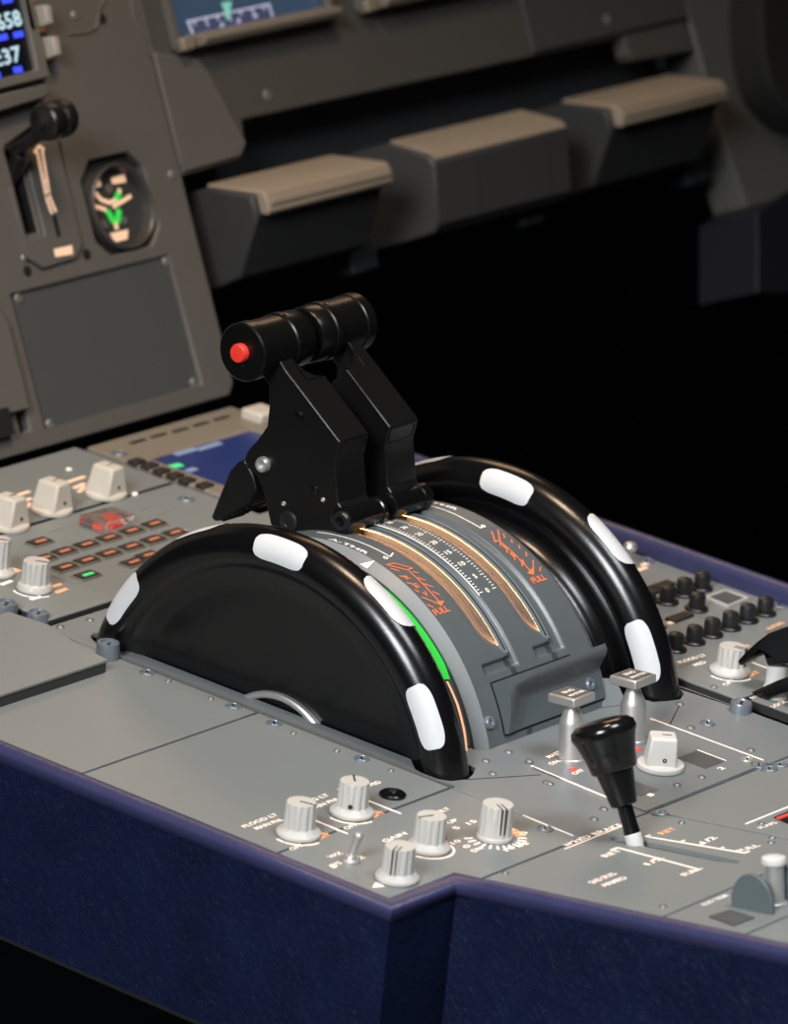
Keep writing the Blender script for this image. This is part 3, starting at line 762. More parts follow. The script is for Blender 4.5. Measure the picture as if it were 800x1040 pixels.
m = MB(); band(m, [(361, 575), (372, 580), (388, 593)], [(364, 574), (375, 580), (392, 594)], 0.1063); m.build('edge_light', LINEO, tq, recalc=False)

# scale and lettering printed on the cover
LIFT = 0.00035
def cmark(mb, pts, lift=LIFT):
    mb.add([cpt(x, a, qR(x, a)+lift) for x, a in pts], [list(range(len(pts)))])
def cstroke(mb, p, q, w, lift=LIFT):
    n = 6
    P = [(p[0]+(q[0]-p[0])*i/n, p[1]+(q[1]-p[1])*i/n) for i in range(n+1)]
    d = V3((q[0]-p[0], (p[1]-q[1])*RQ)).normalized(); k = V3((-d.y, d.x))*w/2
    vs = []
    for x, a in P:
        for s_ in (1, -1):
            xx, aa = x+k.x*s_, a-k.y*s_/RQ
            vs.append(cpt(xx, aa, qR(xx, aa)+lift))
    mb.add(vs, [[2*i, 2*i+1, 2*i+3, 2*i+2] for i in range(n)])
def ctext_across(mb, txt, x0, a0, w, hgt, lift=LIFT):
    vs, fs, tw = glyph_mesh(txt)
    mb.add([(lambda X, A: cpt(X, A, qR(X, A)+lift))(x0+x*w/tw, a0+y*hgt/RQ) for x, y in vs], fs)
def ctext_along(mb, txt, x0, a0, a1, hgt, lift=LIFT):
    vs, fs, tw = glyph_mesh(txt); k = (a0-a1)/tw
    mb.add([(lambda X, A: cpt(X, A, qR(X, A)+lift))(x0+y*hgt, a0-x*k) for x, y in vs], fs)
m = MB()
N = 41
aT, aB = rad(99), rad(57.6)
for i in range(N+4):
    a = aB+(aT-aB)*i/40
    L = 0.0030 if i % 5 == 0 else 0.0019
    cstroke(m, (0.0812, a), (0.0812+L, a), 0.00050); cstroke(m, (0.0952-L, a), (0.0952, a), 0.00050)
for i, t in enumerate(('0', '5', '10', '15', '20', '25', '30', '35', '40')):
    a = aB+(aT-aB)*i*5/40
    w = 0.0022 if len(t) == 1 else 0.0044
    ctext_across(m, t, 0.0881-w/2, a-0.012, w, 0.0042)
cstroke_n = 30
for i in range(cstroke_n):
    a0_ = rad(57)+(rad(104)-rad(57))*i/cstroke_n; a1_ = rad(57)+(rad(104)-rad(57))*(i+1)/cstroke_n
    cstroke(m, (0.0803, a0_), (0.0803, a1_), 0.00035)
m.build('thrust_scale', LETW, tq, recalc=False)
m = MB()
ctext_along(m, 'A-THR', 0.0415, rad(95.5), rad(82), 0.0040)
ctext_along(m, 'A-THR', 0.1325, rad(102.5), rad(89), 0.0040)
def cl(*pp): return [cyl(*q) for q in pp]
for P in (cl((322, 541), (345, 545), (370, 553), (396, 566)), cl((396, 566), (399, 562)), cl((436, 514), (455, 520), (472, 528), (488, 537)), cl((488, 537), (491, 534))):
    for a_, b_ in zip(P[:-1], P[1:]): cstroke(m, a_, b_, 0.0008)
for px_, py_ in ((391, 567), (490, 535)):
    x, a = cyl(px_, py_); ctext_across(m, '0', x-0.0012, a-0.012, 0.0030, 0.0040)
x, a = cyl(376, 573, 0.110)
cmark(m, [(0.0350, a+0.035), (0.0350, a-0.012), (0.0398, a-0.012)][::1], 0.0008)
m.build('lettering', LETW, tq, recalc=False)
m = MB()
def L_(x, y): return cyl(385+x*0.1125, 550+y*0.1125)
def R_(x, y): return cyl(480+x*0.125, 520+y*0.125)
for a_, b_ in (((65, 215), (250, 262)), ((130, 200), (300, 245)), ((65, 215), (130, 200)), ((100, 245), (180, 272)), ((265, 270), (555, 570)), ((300, 275), (355, 290)), ((250, 262), (300, 245)),
               ((345, 330), (415, 355)), ((400, 385), (485, 415)), ((480, 455), (545, 485)), ((180, 315), (240, 325)), ((245, 375), (300, 388)), ((320, 440), (360, 460)),
               ((380, 505), (545, 572)), ((430, 572), (490, 600))):
    cstroke(m, L_(*a_), L_(*b_), 0.00075)
cmark(m, [L_(515, 540), L_(555, 587), L_(587, 540)])
for a_, b_ in (((150, 160), (180, 250)), ((200, 145), (225, 280)), ((180, 245), (215, 235)), ((215, 240), (478, 498)), ((248, 180), (257, 215)), ((312, 225), (317, 255)), ((373, 275), (379, 305)),
               ((430, 328), (434, 365)), ((487, 395), (490, 508)), ((547, 450), (542, 485)), ((270, 285), (280, 335)), ((330, 350), (340, 395)), ((393, 395), (400, 445))):
    cstroke(m, R_(*a_), R_(*b_), 0.00075)
cmark(m, [R_(440, 500), R_(497, 514), R_(487, 455)])
for t, p in (('R', (250, 350)), ('E', (335, 425)), ('V', (415, 500))):
    x, a = L_(*p); ctext_across(m, t, x, a, 0.0032, 0.0046)
for t, p in (('R', (268, 305)), ('E', (330, 370)), ('V', (405, 430))):
    x, a = R_(*p); ctext_across(m, t, x, a, 0.0032, 0.0046)
p, q = L_(510, 672), L_(640, 628); ctext_across(m, 'FULL', p[0], (p[1]+q[1])/2, q[0]-p[0], 0.0052)
p, q = R_(492, 580), R_(605, 552); ctext_across(m, 'FULL', p[0], (p[1]+q[1])/2, q[0]-p[0], 0.0052)
m.build('reverse_marking', LETO, tq, recalc=False)
m = MB()
for q in ((565, 600), (571, 607), (575, 611)):
    x, a = cyl(*q, 0.109); ctext_across(m, '+', x, a, 0.0022, 0.004, 0.0004)
m.build('trim_figures', LETA, tq, recalc=False)

# access door with scooped finger lip
dx0, dx1, da1, da0 = 0.0545, 0.1385, rad(33.2), rad(19.6)
def dfn(u, v):
    x = dx0+(dx1-dx0)*u; a = da0+(da1-da0)*v
    top = sm(0.52, 0.92, v); left = 1-sm(0.05, 0.30, u + 0.10*(1-v))
    k = max(top, left*sm(-0.35, 0.8, v)*0.9)
    k = min(1.0, k + 0.15*top*left)
    return cpt(x, a, RQ + 0.0008 + 0.0115*k*(0.82 if v < .99 else 0.82))
m = MB(); m.grid(dfn, 48, 28)
# edge skirts
def edge(mb, fn, n):
    vs = []
    for i in range(n+1):
        p = fn(i/n); d = V3((0, p.y, p.z-ZC)).normalized()
        vs += [p, V3((p.x, 0, ZC)) + d*(RQ-0.004)]
    mb.add(vs, [[2*i, 2*i+1, 2*i+3, 2*i+2] for i in range(n)])
edge(m, lambda t: dfn(t, 1), 48); edge(m, lambda t: dfn(t, 0), 48); edge(m, lambda t: dfn(0, t), 28); edge(m, lambda t: dfn(1, t), 28)
m.build('access_door', QUAD, tq, ang=40)
m = MB()
for (p, q) in (((dx0-0.0012, da1+0.004), (dx1-0.018, da1+0.004)), ((dx0-0.0008, da0-0.006), (dx1+0.0008, da0-0.006)), ((dx0-0.0008, da0), (dx0-0.0008, da1))):
    for i in range(20):
        a_ = (p[0]+(q[0]-p[0])*i/20, p[1]+(q[1]-p[1])*i/20); b_ = (p[0]+(q[0]-p[0])*(i+1)/20, p[1]+(q[1]-p[1])*(i+1)/20)
        cstroke(m, a_, b_, 0.0011, 0.0002)
m.build('door_gap', DARK, tq, recalc=False)
for x, y in ((496, 734), (598, 695)):
    xx, aa = cyl(x, y)
    n = V3((0, -cos(aa), sin(aa))); fr = Frame(cpt(xx, aa, qR(xx, aa)), (1, 0, 0), n.cross(V3((1, 0, 0))), n)
    cap = MB().lathe(fr, [(0.0036, -0.001), (0.0036, 0.001), (0.0030, 0.0020), (0.0016, 0.0020), (0.0013, 0.0012), (0.0001, 0.0012)], 20).build('screw', BOLT, tq)

# ================================================================== THRUST LEVERS
def lever(mirror, label):
    """left lever as drawn; the right one is its mirror image"""
    def MX(p):
        return V3((SEP - p[0], p[1], p[2])) if mirror else V3(p)
    xl, xr = 0.0570, 0.0808
    prof = [at_x(x, y, xl) for x, y in ((283, 365), (291, 378), (300, 389.5), (345, 449), (340, 469), (341.5, 490), (343, 511), (348, 518), (355, 526), (352, 536), (340, 540), (300, 540), (275, 534), (267, 498), (261, 484), (250, 474), (248, 466), (252, 457), (262, 446), (271, 433), (273, 415), (273, 391), (268, 384))]
    yz = [(p.y, p.z) for p in prof]
    gy, gz = at_x(245.5, 358, 0.043).y, at_x(245.5, 358, 0.043).z
    r = thing('thrust_lever', label, 'lever', MX((0.069, 0.035, 0.0790)), 'thrust levers')
    fr = Frame((0, 0, 0), (0, 1, 0), (0, 0, 1), (1, 0, 0))
    def mk(mb):
        if mirror:
            mb.v = [MX(v) for v in mb.v]
            mb.f = [list(reversed(f)) for f in mb.f]
        return mb
    # wide lower body (everything below the neck) and thin neck plate up to the grip
    body = yz[2:-3] + [(yz[-3][0], yz[-3][1])]
    i45 = yz[:3]
    xm = xl + 0.0095
    Apoly = [(gy-0.004, gz-0.006)] + yz + [(gy+0.006, gz-0.004)]
    Bpoly = yz[2:-2]
    Npoly = [(gy-0.004, gz-0.006), yz[0], yz[1], yz[2], yz[-3], yz[-2], yz[-1], (gy+0.006, gz-0.004)]
    lv = MB()
    def cap(P, x, flip):
        t_ = tessellate_polygon([[V3((a_, b_, 0)) for a_, b_ in P]])
        lv.add([fr.p(a_, b_, x) for a_, b_ in P], [list(t)[::-1] if flip else list(t) for t in t_])
    cap(Apoly, xl, False); cap(Npoly, xm, True); cap(Bpoly, xr, True)
    for P, xa_, xb_ in ((Apoly, xl, xm), (Bpoly, xm, xr)):
        for i_ in range(len(P)):
            a_, b_ = P[i_], P[(i_+1) % len(P)]
            lv.add([fr.p(*a_, xa_), fr.p(*b_, xa_), fr.p(*b_, xb_), fr.p(*a_, xb_)], [[0, 1, 2, 3]])
    mk(lv).build('body', BLACKM, r, bevel=0.0006)
    # curved fillet between neck and body
    ax_, az_ = yz[2][0]-yz[0][0], yz[2][1]-yz[0][1]
    m = MB(); n = 10
    e = V3((0, ax_, az_)); L = e.length; e.normalize()
    inw = V3((0, -e.z, e.y));
    if inw.z > 0: inw = -inw
    base = V3((0, yz[2][0], yz[2][1]))
    top, bot = [], []
    for i in range(n+1):
        t = i/n; d = L*0.95*(1-math.sqrt(max(0, 1-(1-t)**2)))
        q = base - e*d + V3((xl+0.0095+(xr-xl-0.0095)*t, 0, 0))
        top.append(q); bot.append(q + inw*0.016 + e*d)
    vs = top + bot + [base + V3((xl+0.0095, 0, 0)), base + V3((xr, 0, 0))]
    fs = [[i, i+1, n+1+i+1, n+1+i] for i in range(n)] + [[2*n+2] + list(range(n, -1, -1))]
    m.add(vs, fs); mk(m).build('fillet', BLACKM, r, ang=50)
    # under-cut pocket on the rear face
    p1, p2 = yz[3], yz[4]
    d = V3((0, p2[0]-p1[0], p2[1]-p1[1])); pf = Frame((0, p1[0], p1[1]), (1, 0, 0), d, d.cross(V3((1, 0, 0))))
    if pf.N.y > 0: pf = Frame(pf.O, pf.U, pf.V, -pf.N)
    Lp = d.length
    m = MB(); w = 0.0007
    for u0, u1, v0, v1 in ((xl+.002, xr-.001, Lp*.12, Lp*.12+w), (xl+.002, xr-.001, Lp*.9-w, Lp*.9), (xl+.002, xl+.002+w, Lp*.12, Lp*.9), (xr-.001-w, xr-.001, Lp*.12, Lp*.9)):
        m.box(pf, u0, u1, v0, v1, -0.0005, 0.0005)
    mk(m).build('pocket_edge', BLACKM, r, bevel=0.0002)
    # hinge barrel
    c = at_x(348, 529, xl); bx = Frame((0, c.y, c.z), (0, 1, 0), (0, 0, 1), (1, 0, 0))
    mk(MB().lathe(bx, [(0.0055, xl-0.0020), (0.0072, xl-0.0012), (0.0072, xl+0.004), (0.0066, xl+0.0046), (0.0066, xr+0.0018), (0.0074, xr+0.0024), (0.0074, xr+0.0050), (0.0060, xr+0.0056)], 28)).build('hinge_barrel', BLACKG, r)
    mk(MB().box(Frame((0, c.y, c.z), (0, 1, 0), (0, 0, 1), (1, 0, 0)), 0.0, 0.045, -0.012, 0.003, xl+0.004, xr-0.003)).build('shoe', BLACKM, r, bevel=0.001)
    # bolts on the outer face
    def fbolt(px, py, rr, mt, h=0.0012, nm='bolt'):
        q = at_x(px, py, xl-0.001); f_ = Frame((xl, q.y, q.z), (0, -1, 0), (0, 0, 1), (-1, 0, 0))
        mk(MB().lathe(f_, [(rr, -0.001), (rr, h*0.5), (rr*0.82, h), (rr*0.5, h*1.05), (rr*0.42, h*0.5), (0.0001, h*0.5)], 20)).build(nm, mt, r)
    fbolt(292, 530, 0.0058, BOLTD); fbolt(348, 529, 0.0056, BOLTD, 0.0034); fbolt(267, 472, 0.0044, STEEL, 0.003, 'pivot_bolt')
    fbolt(302, 423, 0.0030, BLACKG); fbolt(318, 498, 0.0030, BLACKG); fbolt(287, 512, 0.0013, STEEL, 0.0008, 'pin'); fbolt(327, 508, 0.0013, STEEL, 0.0008, 'pin')
    # reverser latch in front of the body
    lt = [at_x(x, y, 0.061) for x, y in ((249, 466), (242, 469), (234, 478), (225, 500), (215, 525), (218, 529), (224, 529), (240, 521), (254, 514), (258, 507), (262, 498), (258, 482))]
    lo = mk(MB().prism(fr, [(p.y, p.z) for p in lt], 0.0600, 0.0780)).build('reverser_latch', BLACKM, r, bevel=0.0016, seg=3)
    m = MB()
    for k in range(6):
        a_ = lt[6].lerp(lt[8], 0.1+k*0.16); m.box(Frame((0, a_.y, a_.z), (0, 1, 0), (0, 0, 1), (1, 0, 0)), -0.0006, 0.0006, -0.0010, 0.0004, 0.0605, 0.0775)
    mk(m).build('grip_rib', BLACKM, lo)
    # two-part grip
    gx = Frame((0.043, gy, gz), (0, 1, 0), (0, 0, 1), (1, 0, 0))
    R = 0.0157
    pf_ = [(0.0001, 0.0), (R*0.94, 0.0), (R, 0.0010), (R, 0.0075), (R*0.96, 0.0080), (R*0.955, 0.0190), (R*0.955, 0.0275), (R*1.01, 0.0282), (R*1.01, 0.0325), (R*0.96, 0.0330), (R*0.96, 0.0425), (R*0.9, 0.0440), (0.0001, 0.0440)]
    go = mk(MB().lathe(gx, pf_, 56)).build('grip', mat('grip_black', (0.004, 0.004, 0.004), 0.30, bump=0.05, bscale=900, spec=0.28), r)
    ff = Frame((0.043, gy, gz), (0, -1, 0), (0, 0, 1), (-1, 0, 0))
    bt = mk(MB().lathe(ff, [(0.0050, -0.001), (0.0050, 0.0032), (0.0045, 0.0040), (0.0001, 0.0042)], 28)).build('disconnect_button', RED, r)
    bt['label'] = 'red push button'
    mk(MB().lathe(ff.at(0.0015, -0.0068, 0), [(0.0009, -0.001), (0.0009, 0.0003), (0.0001, 0.0003)], 10)).build('grub_screw', BOLTD, go)
    for h_ in (0.0300,):
        for a_ in (0.35, 1.7, 2.9):
            q = gx.p(R*1.0*cos(a_), R*sin(a_), h_); n_ = (gx.U*cos(a_)+gx.V*sin(a_))
            mk(MB().lathe(Frame(q, gx.N, n_.cross(gx.N), n_), [(0.0013, -0.0008), (0.0013, 0.0006), (0.0007, 0.0006), (0.0001, 0.0002)], 12)).build('grub_screw', BLACKG, go)
    return r
lever(False, 'left black thrust lever with a red button on the end of its grip')
lever(True, 'right black thrust lever, behind the one with the visible red button')

# ================================================================== LEFT COLUMN PANELS
GAP = 0.0019
def deck_panel(name, label, u0, u1, v0, v1, fr=FRONT, top=0.0, mt=None, thick=0.004, cat='panel', bev=0.0004):
    t = thing(name, label, cat, fr.p((u0+u1)/2, (v0+v1)/2, top-thick))
    if top > 0:
        MB().box(fr, u0+GAP/2, u1-GAP/2, v0+GAP/2, v1-GAP/2, top-0.0013, top).build('plate', mt or PANEL, t, bevel=bev)
        MB().box(fr, u0+GAP/2+0.0004, u1-GAP/2-0.0004, v0+GAP/2+0.0004, v1-GAP/2-0.0004, top-thick, top-0.0012).build('tray', BODYD, t)
    else:
        MB().box(fr, u0+GAP/2, u1-GAP/2, v0+GAP/2, v1-GAP/2, top-thick, top).build('plate', mt or PANEL, t, bevel=bev)
    return t
LX0, LX1 = XL-0.001, XB0
p1 = deck_panel('blank_panel', 'plain grey panel beside the near trim wheel, aft of the raised cover', LX0, LX1, 0.0, 0.200)
for x, y in ((151, 683), (237.5, 717.5)):
    u, v = FRONT.px(x, y); fastener(FRONT, min(u, LX1-0.005), v, p1, 0.0042)
for x, y in ((171, 692), (214, 710)):
    u, v = FRONT.px(x, y); rivet(FRONT, u, v, p1, 0.0018)

p0 = deck_panel('forward_blank_panel', 'plain grey panel hidden behind the raised cover, left of the key grid', LX0, -0.0125, 0.2005, 0.334)
rb_ = thing('raised_cover', 'raised plain grey cover plate at the left edge, above the blank panel', 'cover', (-0.10, 0.1, 0.0001))
bpoly = [FRONT.px(*q, 0.0072) for q in ((-60, 727), (0, 706), (110, 670), (77, 653), (49, 634), (9, 621), (-60, 640))]
MB().prism(FRONT, bpoly, 0.0056, 0.0072).build('cover_plate', PANEL, rb_, bevel=0.0004)
bin_ = [(x_ + (0.0006 if x_ < -0.06 else -0.0006), y_ + (0.0006 if y_ < 0.11 else -0.0006)) for x_, y_ in bpoly]
MB().prism(FRONT, bin_, 0.0003, 0.0057).build('cover_body', BODYD, rb_)
u, v = FRONT.px(109, 668, 0.0); cap_bolt(FRONT, u, v, rb_, 0.0062, 0.0088)

p2 = deck_panel('flood_light_panel', 'grey panel with FLOOD LT and INTEG LT knobs and a black jack', LX0, LX1, -0.127, 0.0)
for x, y in ((278, 735), (367, 771)):
    u, v = FRONT.px(x, y); fastener(FRONT, min(u, LX1-0.005), v, p2, 0.0042)
for x, y in ((298, 745), (342, 763), (397, 783)):
    u, v = FRONT.px(x, y); rivet(FRONT, u, v, p2, 0.0018)
u, v = FRONT.px(303, 848); fluted_knob(FRONT, u, v, p2, rad(-75), mt=KNOBM, screw=None)
c1 = (u, v)
u, v = FRONT.px(357, 826.5); fluted_knob(FRONT, u, v, p2, rad(45), mt=KNOBM, screw=rad(-150))
c2 = (u, v)
m = MB()
m.text(FRONT, 'FLOOD LT', FRONT.px(249, 841), FRONT.px(283, 828), 0.0002); m.text(FRONT, 'MAIN PNL', FRONT.px(261, 843), FRONT.px(289, 833), 0.0002)
m.text(FRONT, 'INTEG LT', FRONT.px(303, 820), FRONT.px(335, 808), 0.0002); m.text(FRONT, 'MAIN PNL', FRONT.px(317, 823), FRONT.px(346, 812), 0.0002)
m.text(FRONT, '& PED', FRONT.px(372, 801), FRONT.px(388, 795), 0.0002)
m.text(FRONT, 'OFF', FRONT.px(297, 864), FRONT.px(309, 859), 0.0002); m.text(FRONT, 'OFF', FRONT.px(352, 843), FRONT.px(364, 838), 0.0002)
for c in (c1, c2): m.arc(FRONT, c, 0.0128, rad(165), rad(270), 0.0010, -0.0003, 0.0002)
m.line(FRONT, FRONT.px(319, 833), FRONT.px(353, 847), 0.0010, -0.0003, 0.0002); m.line(FRONT, FRONT.px(373, 813), FRONT.px(407, 826.5), 0.0010, -0.0003, 0.0002)
for a_ in ((290, 832), (343, 802)):
    u, v = FRONT.px(*a_); m.line(FRONT, (u, v), (u+0.003, v-0.001), 0.001, -0.0003, 0.0002)
m.build('lettering', LET, p2)
m = MB(); m.text(FRONT, 'BRT', FRONT.px(325, 853), FRONT.px(337, 848), 0.0002); m.text(FRONT, 'BRT', FRONT.px(380, 831), FRONT.px(392, 826), 0.0002)
for a_ in ((323, 846), (377, 824)):
    u, v = FRONT.px(*a_); m.line(FRONT, (u, v), (u+0.002, v-0.004), 0.0016, -0.0003, 0.0002)
m.build('lettering', LETA, p2)
u, v = FRONT.px(398.5, 808)
m = MB().lathe(FRONT.at(u, v, 0), [(0.0068, -0.002), (0.0068, 0.0012), (0.0060, 0.0018), (0.0046, 0.0016), (0.0038, 0.0006), (0.0001, 0.0006)], 28)
j = m.build('jack_socket', BLACKG, p2)

p3 = deck_panel('radar_panel', 'grey panel with three fluted knobs and a small toggle, in the near left corner', LX0, LX1, KY, -0.127)
for (x, y), an, fl, dbl, sc in (((403, 893), rad(-160), True, True, None), ((435, 862), rad(160), True, False, rad(-55)), ((502, 851), rad(-118), False, True, None)):
    u, v = FRONT.px(x, y)
    fluted_knob(FRONT, u, v, p3, an, rf=0.0108, rb=0.0076 if fl else 0.0080, h=0.0175 if fl else 0.0182, double=dbl, screw=sc, flange=fl)
uT, vT = FRONT.px(356, 875)
m = MB().lathe(FRONT.at(uT, vT, 0), [(0.0046, -0.001), (0.0046, 0.0012), (0.0032, 0.0018), (0.0026, 0.0034), (0.0001, 0.0034)], 20)
tg_ = m.build('toggle_switch', STEEL, p3)
MB().tube([FRONT.p(uT, vT, 0.002), FRONT.p(uT+0.0005, vT-0.001, 0.008), FRONT.p(uT+0.0012, vT-0.0022, 0.0145), FRONT.p(uT+0.0013, vT-0.0023, 0.0155)], [0.0016, 0.0021, 0.0026, 0.0016], 14).build('bat', STEEL, tg_)
m = MB()
def tx(txt, a_, b_): m.text(FRONT, txt, FRONT.px(*a_), FRONT.px(*b_), 0.0002)
tx('WX', (336, 872), (349, 867)); tx('1', (339, 882), (343, 880.5)); tx('2', (366, 873), (371, 871)); tx('SYS', (338, 881), (348, 877))
tx('GAIN', (391, 856), (414, 847)); tx('TILT', (445, 827), (458, 822)); tx('UP', (457, 837), (466, 833.5)); tx('15', (477, 838), (485, 834.5)); tx('5', (463, 843), (468, 841)); tx('5', (530, 849), (537, 846))
tx('10', (461, 858), (469, 854.5)); tx('0', (473, 862), (479, 859.5)); tx('DN', (482, 866), (491, 862)); tx('15', (530, 860), (538, 857)); tx('10', (515, 865), (524, 861))
uD, vD = FRONT.px(502, 850)
for k in range(15):
    a_ = rad(150+k*15); m.line(FRONT, (uD+0.0115*cos(a_), vD+0.0115*sin(a_)), (uD+0.0160*cos(a_), vD+0.0160*sin(a_)), 0.0011, -0.0003, 0.0002)
u, v = FRONT.px(435, 862); m.arc(FRONT, (u, v), 0.0125, rad(190), rad(345), 0.0010, -0.0003, 0.0002)
u, v = FRONT.px(403, 893); m.prism(FRONT, [(u-0.0175, v+0.001), (u-0.0115, v-0.002), (u-0.0115, v+0.004)], -0.0003, 0.0002)
m.build('lettering', LET, p3)
m = MB()
for k in range(6):
    a_ = rad(-30+k*12); m.line(FRONT, (uD+0.0105*cos(a_), vD+0.0105*sin(a_)), (uD+0.0165*cos(a_), vD+0.0165*sin(a_)), 0.0016, -0.0003, 0.0002)
u, v = FRONT.px(435, 862); m.arc(FRONT, (u, v), 0.0125, rad(-15), rad(50), 0.0012, -0.0003, 0.0002)
m.build('lettering', LETA, p3)
for x, y in ((489.5, 813), (553, 842)):
    u, v = FRONT.px(x, y)
    if u < LX1-0.004: fastener(FRONT, u, v, p3, 0.0042)
m = MB().line(FRONT, FRONT.px(531, 828), FRONT.px(582, 849), 0.0005, -0.0003, 0.0003); m.build('edge_line', LETW, p3)

# ================================================================== ENGINE MASTER PANEL
E0, E1 = FRONT.px(538, 777), FRONT.px(641, 738)
ex0, ex1, ey1, ey0 = 0.0372, 0.1420, -0.1365, KY+0.0008
ep = thing('engine_master_panel', 'small grey panel with two metal ENG MASTER levers and a white mode selector', 'panel', (0.0895, -0.172, 0.0002))
winA = [FRONT.px(*q, 0.0008) for q in ((688, 770), (708, 762), (737, 773), (716, 781))]
winB = [FRONT.px(*q, 0.0008) for q in ((640, 792), (668, 802), (650, 809), (632, 802))]
MB().prism(FRONT, [(ex0, ey0), (ex1, ey0), (ex1, ey1), (ex0, ey1)], 0.0001, 0.0008).build('plate', PLATE, ep, bevel=0.0003)
MB().prism(FRONT, winA, 0.0006, 0.0010).build('window', WINDOW, ep); MB().prism(FRONT, winB, 0.0006, 0.0010).build('window', WINDOW, ep)
m = MB()
for P in (winA,):
    for i in (1, 2): m.line(FRONT, P[i-1] if i == 2 else P[1], P[2] if i == 1 else P[1], 0.0006, 0.0006, 0.0012)
m.line(FRONT, FRONT.px(539, 779), FRONT.px(616, 811), 0.0006, 0.0003, 0.0010); m.line(FRONT, FRONT.px(660, 731), FRONT.px(775, 773.5), 0.0006, 0.0003, 0.0010)  # lit bevel edges of the plate, drawn as glowing lines
m.text(FRONT, 'MASTER', FRONT.px(558, 770, .001), FRONT.px(577, 762, .001), 0.0010); m.text(FRONT, 'ON', FRONT.px(560, 777, .001), FRONT.px(569, 773.5, .001), 0.0010)
m.text(FRONT, 'OFF', FRONT.px(584, 787, .001), FRONT.px(594, 782.5, .001), 0.0010); m.text(FRONT, '2', FRONT.px(732, 782, .001), FRONT.px(737, 780, .001), 0.0010)
m.text(FRONT, '1', FRONT.px(661, 809, .001), FRONT.px(665, 807, .001), 0.0010)
m.build('lettering', LET, ep)
for (x, y), hd in (((580, 773), 0), ((642, 754), 0)):
    u, v = FRONT.px(x, y); f0 = FRONT.at(u, v, 0.0008); f = Frame(f0.O, f0.U, V3((0, 1, -0.11)), V3((0, 0.11, 1)))
    o = MB().lathe(f, [(0.0074, -0.0008), (0.0074, 0.001), (0.0066, 0.0016), (0.0066, 0.0195), (0.0062, 0.0215), (0.0043, 0.0262), (0.0037, 0.0280), (0.0037, 0.0320)], 36).build('master_switch', STEEL, ep)
    MB().box(f.at(0.0, 0.0006, 0), -0.0090, 0.0090, -0.0085, 0.0085, 0.0308, 0.0355).build('switch_head', STEEL, o, bevel=0.0008)
    MB().box(f.at(0.0, 0.0006, 0), -0.0076, 0.0076, -0.0071, 0.0071, 0.0353, 0.0357).build('name_plate', mat('name_plate_grey', (0.09, 0.085, 0.08), 0.55), o); m = MB(); m.text(f, 'ENG', (-0.0040, 0.0015), (0.0040, 0.0015), 0.0359); m.text(f, 'MASTER', (-0.0062, -0.0038), (0.0062, -0.0038), 0.0359); m.build('engraving', LETW, o)
m = MB()
for x, y in ((578, 776), (643, 756)):
    u, v = FRONT.px(x-1, y-0.5); m.lathe(FRONT.at(u-0.006, v-0.0075, 0.0006), [(0.0024, 0), (0.0022, 0.0006), (0.0001, 0.0012)], 14)
build_each(m, 'fire_light', REDLIT, ep)
u, v = FRONT.px(670, 781); pointer_knob(FRONT.at(0, 0, 0.0008), u, v, ep, rad(-48), KNOBL, rf=0.0124, hw=0.0072, L0=0.0085, L1=0.0078, h=0.0180, t0=0.80, t1=0.86)
for x, y in ((537, 775), (667, 772), (712, 791), (687, 799)):
    u, v = FRONT.px(x, y); u = max(ex0+0.004, min(ex1-0.004, u)); rivet(FRONT.at(0, 0, 0.0008), u, v, ep, 0.0022)
u, v = FRONT.px(758, 773); fastener(FRONT.at(0, 0, 0.0006), min(u, ex1-0.004), v, ep, 0.0034, mt=STEEL)

# ================================================================== RIGHT COLUMN PANELS
RX0, RX1 = XB1, XR+0.001
q1 = deck_panel('dimmer_panel', 'grey panel on the right with one large fluted knob marked by two black lines', RX0+0.002, RX1, -0.150, -0.104, top=0.003, thick=0.007)
FR3 = FRONT.at(0, 0, 0.003)
u, v = FR3.px(741, 683); fluted_knob(FR3, u, v, q1, rad(-75), rf=0.0112, rb=0.0076, h=0.0150, double=True)
cK = (u, v)
m = MB()
m.text(FR3, 'FLOOD LT', FR3.px(691, 674), FR3.px(718, 666), 0.0002); m.text(FR3, 'PED', FR3.px(707, 677), FR3.px(718, 673), 0.0002); m.text(FR3, 'OFF', FR3.px(737, 697), FR3.px(747, 692), 0.0002)
m.arc(FR3, cK, 0.0128, rad(165), rad(275), 0.0010, -0.0003, 0.0002)
m.line(FR3, FR3.px(764, 673), FR3.px(785, 681), 0.0010, -0.0003, 0.0002)
m.build('lettering', LETW, q1)
m = MB(); m.text(FR3, 'BRT', FR3.px(762, 688), FR3.px(772, 683), 0.0002); m.text(FR3, 'INTEG', FR3.px(782, 640), FR3.px(797, 633), 0.0002); m.text(FR3, 'LT', FR3.px(757, 659), FR3.px(764, 656), 0.0002); m.build('lettering', LETA, q1)
u, v = FR3.px(725, 698); rivet(FR3, u, v, q1, 0.0020)
q2 = deck_panel('door_lock_panel', 'grey panel at the right edge below the dimmer knob, under the black handle', RX0+0.010, RX1, KY+0.012, -0.1506, top=0.002, thick=0.006)
FR2 = FRONT.at(0, 0, 0.002)
u, v = FR2.px(752, 719); cap_bolt(FR2, u, v, q2, 0.0058, 0.0035)
m = MB(); m.text(FR2, 'COCKPIT', FR2.px(759, 706), FR2.px(778, 699), 0.0002); m.text(FR2, 'DOOR', FR2.px(764, 710), FR2.px(774, 706), 0.0002); m.text(FR2, 'LOCK', FR2.px(786, 719), FR2.px(800, 713), 0.0002); m.build('lettering', LET, q2)
q3 = deck_panel('corner_panel', 'plain grey strip panel at the right edge, right of the engine master panel', RX0, RX1, KY, KY+0.0115, mt=PLATE)
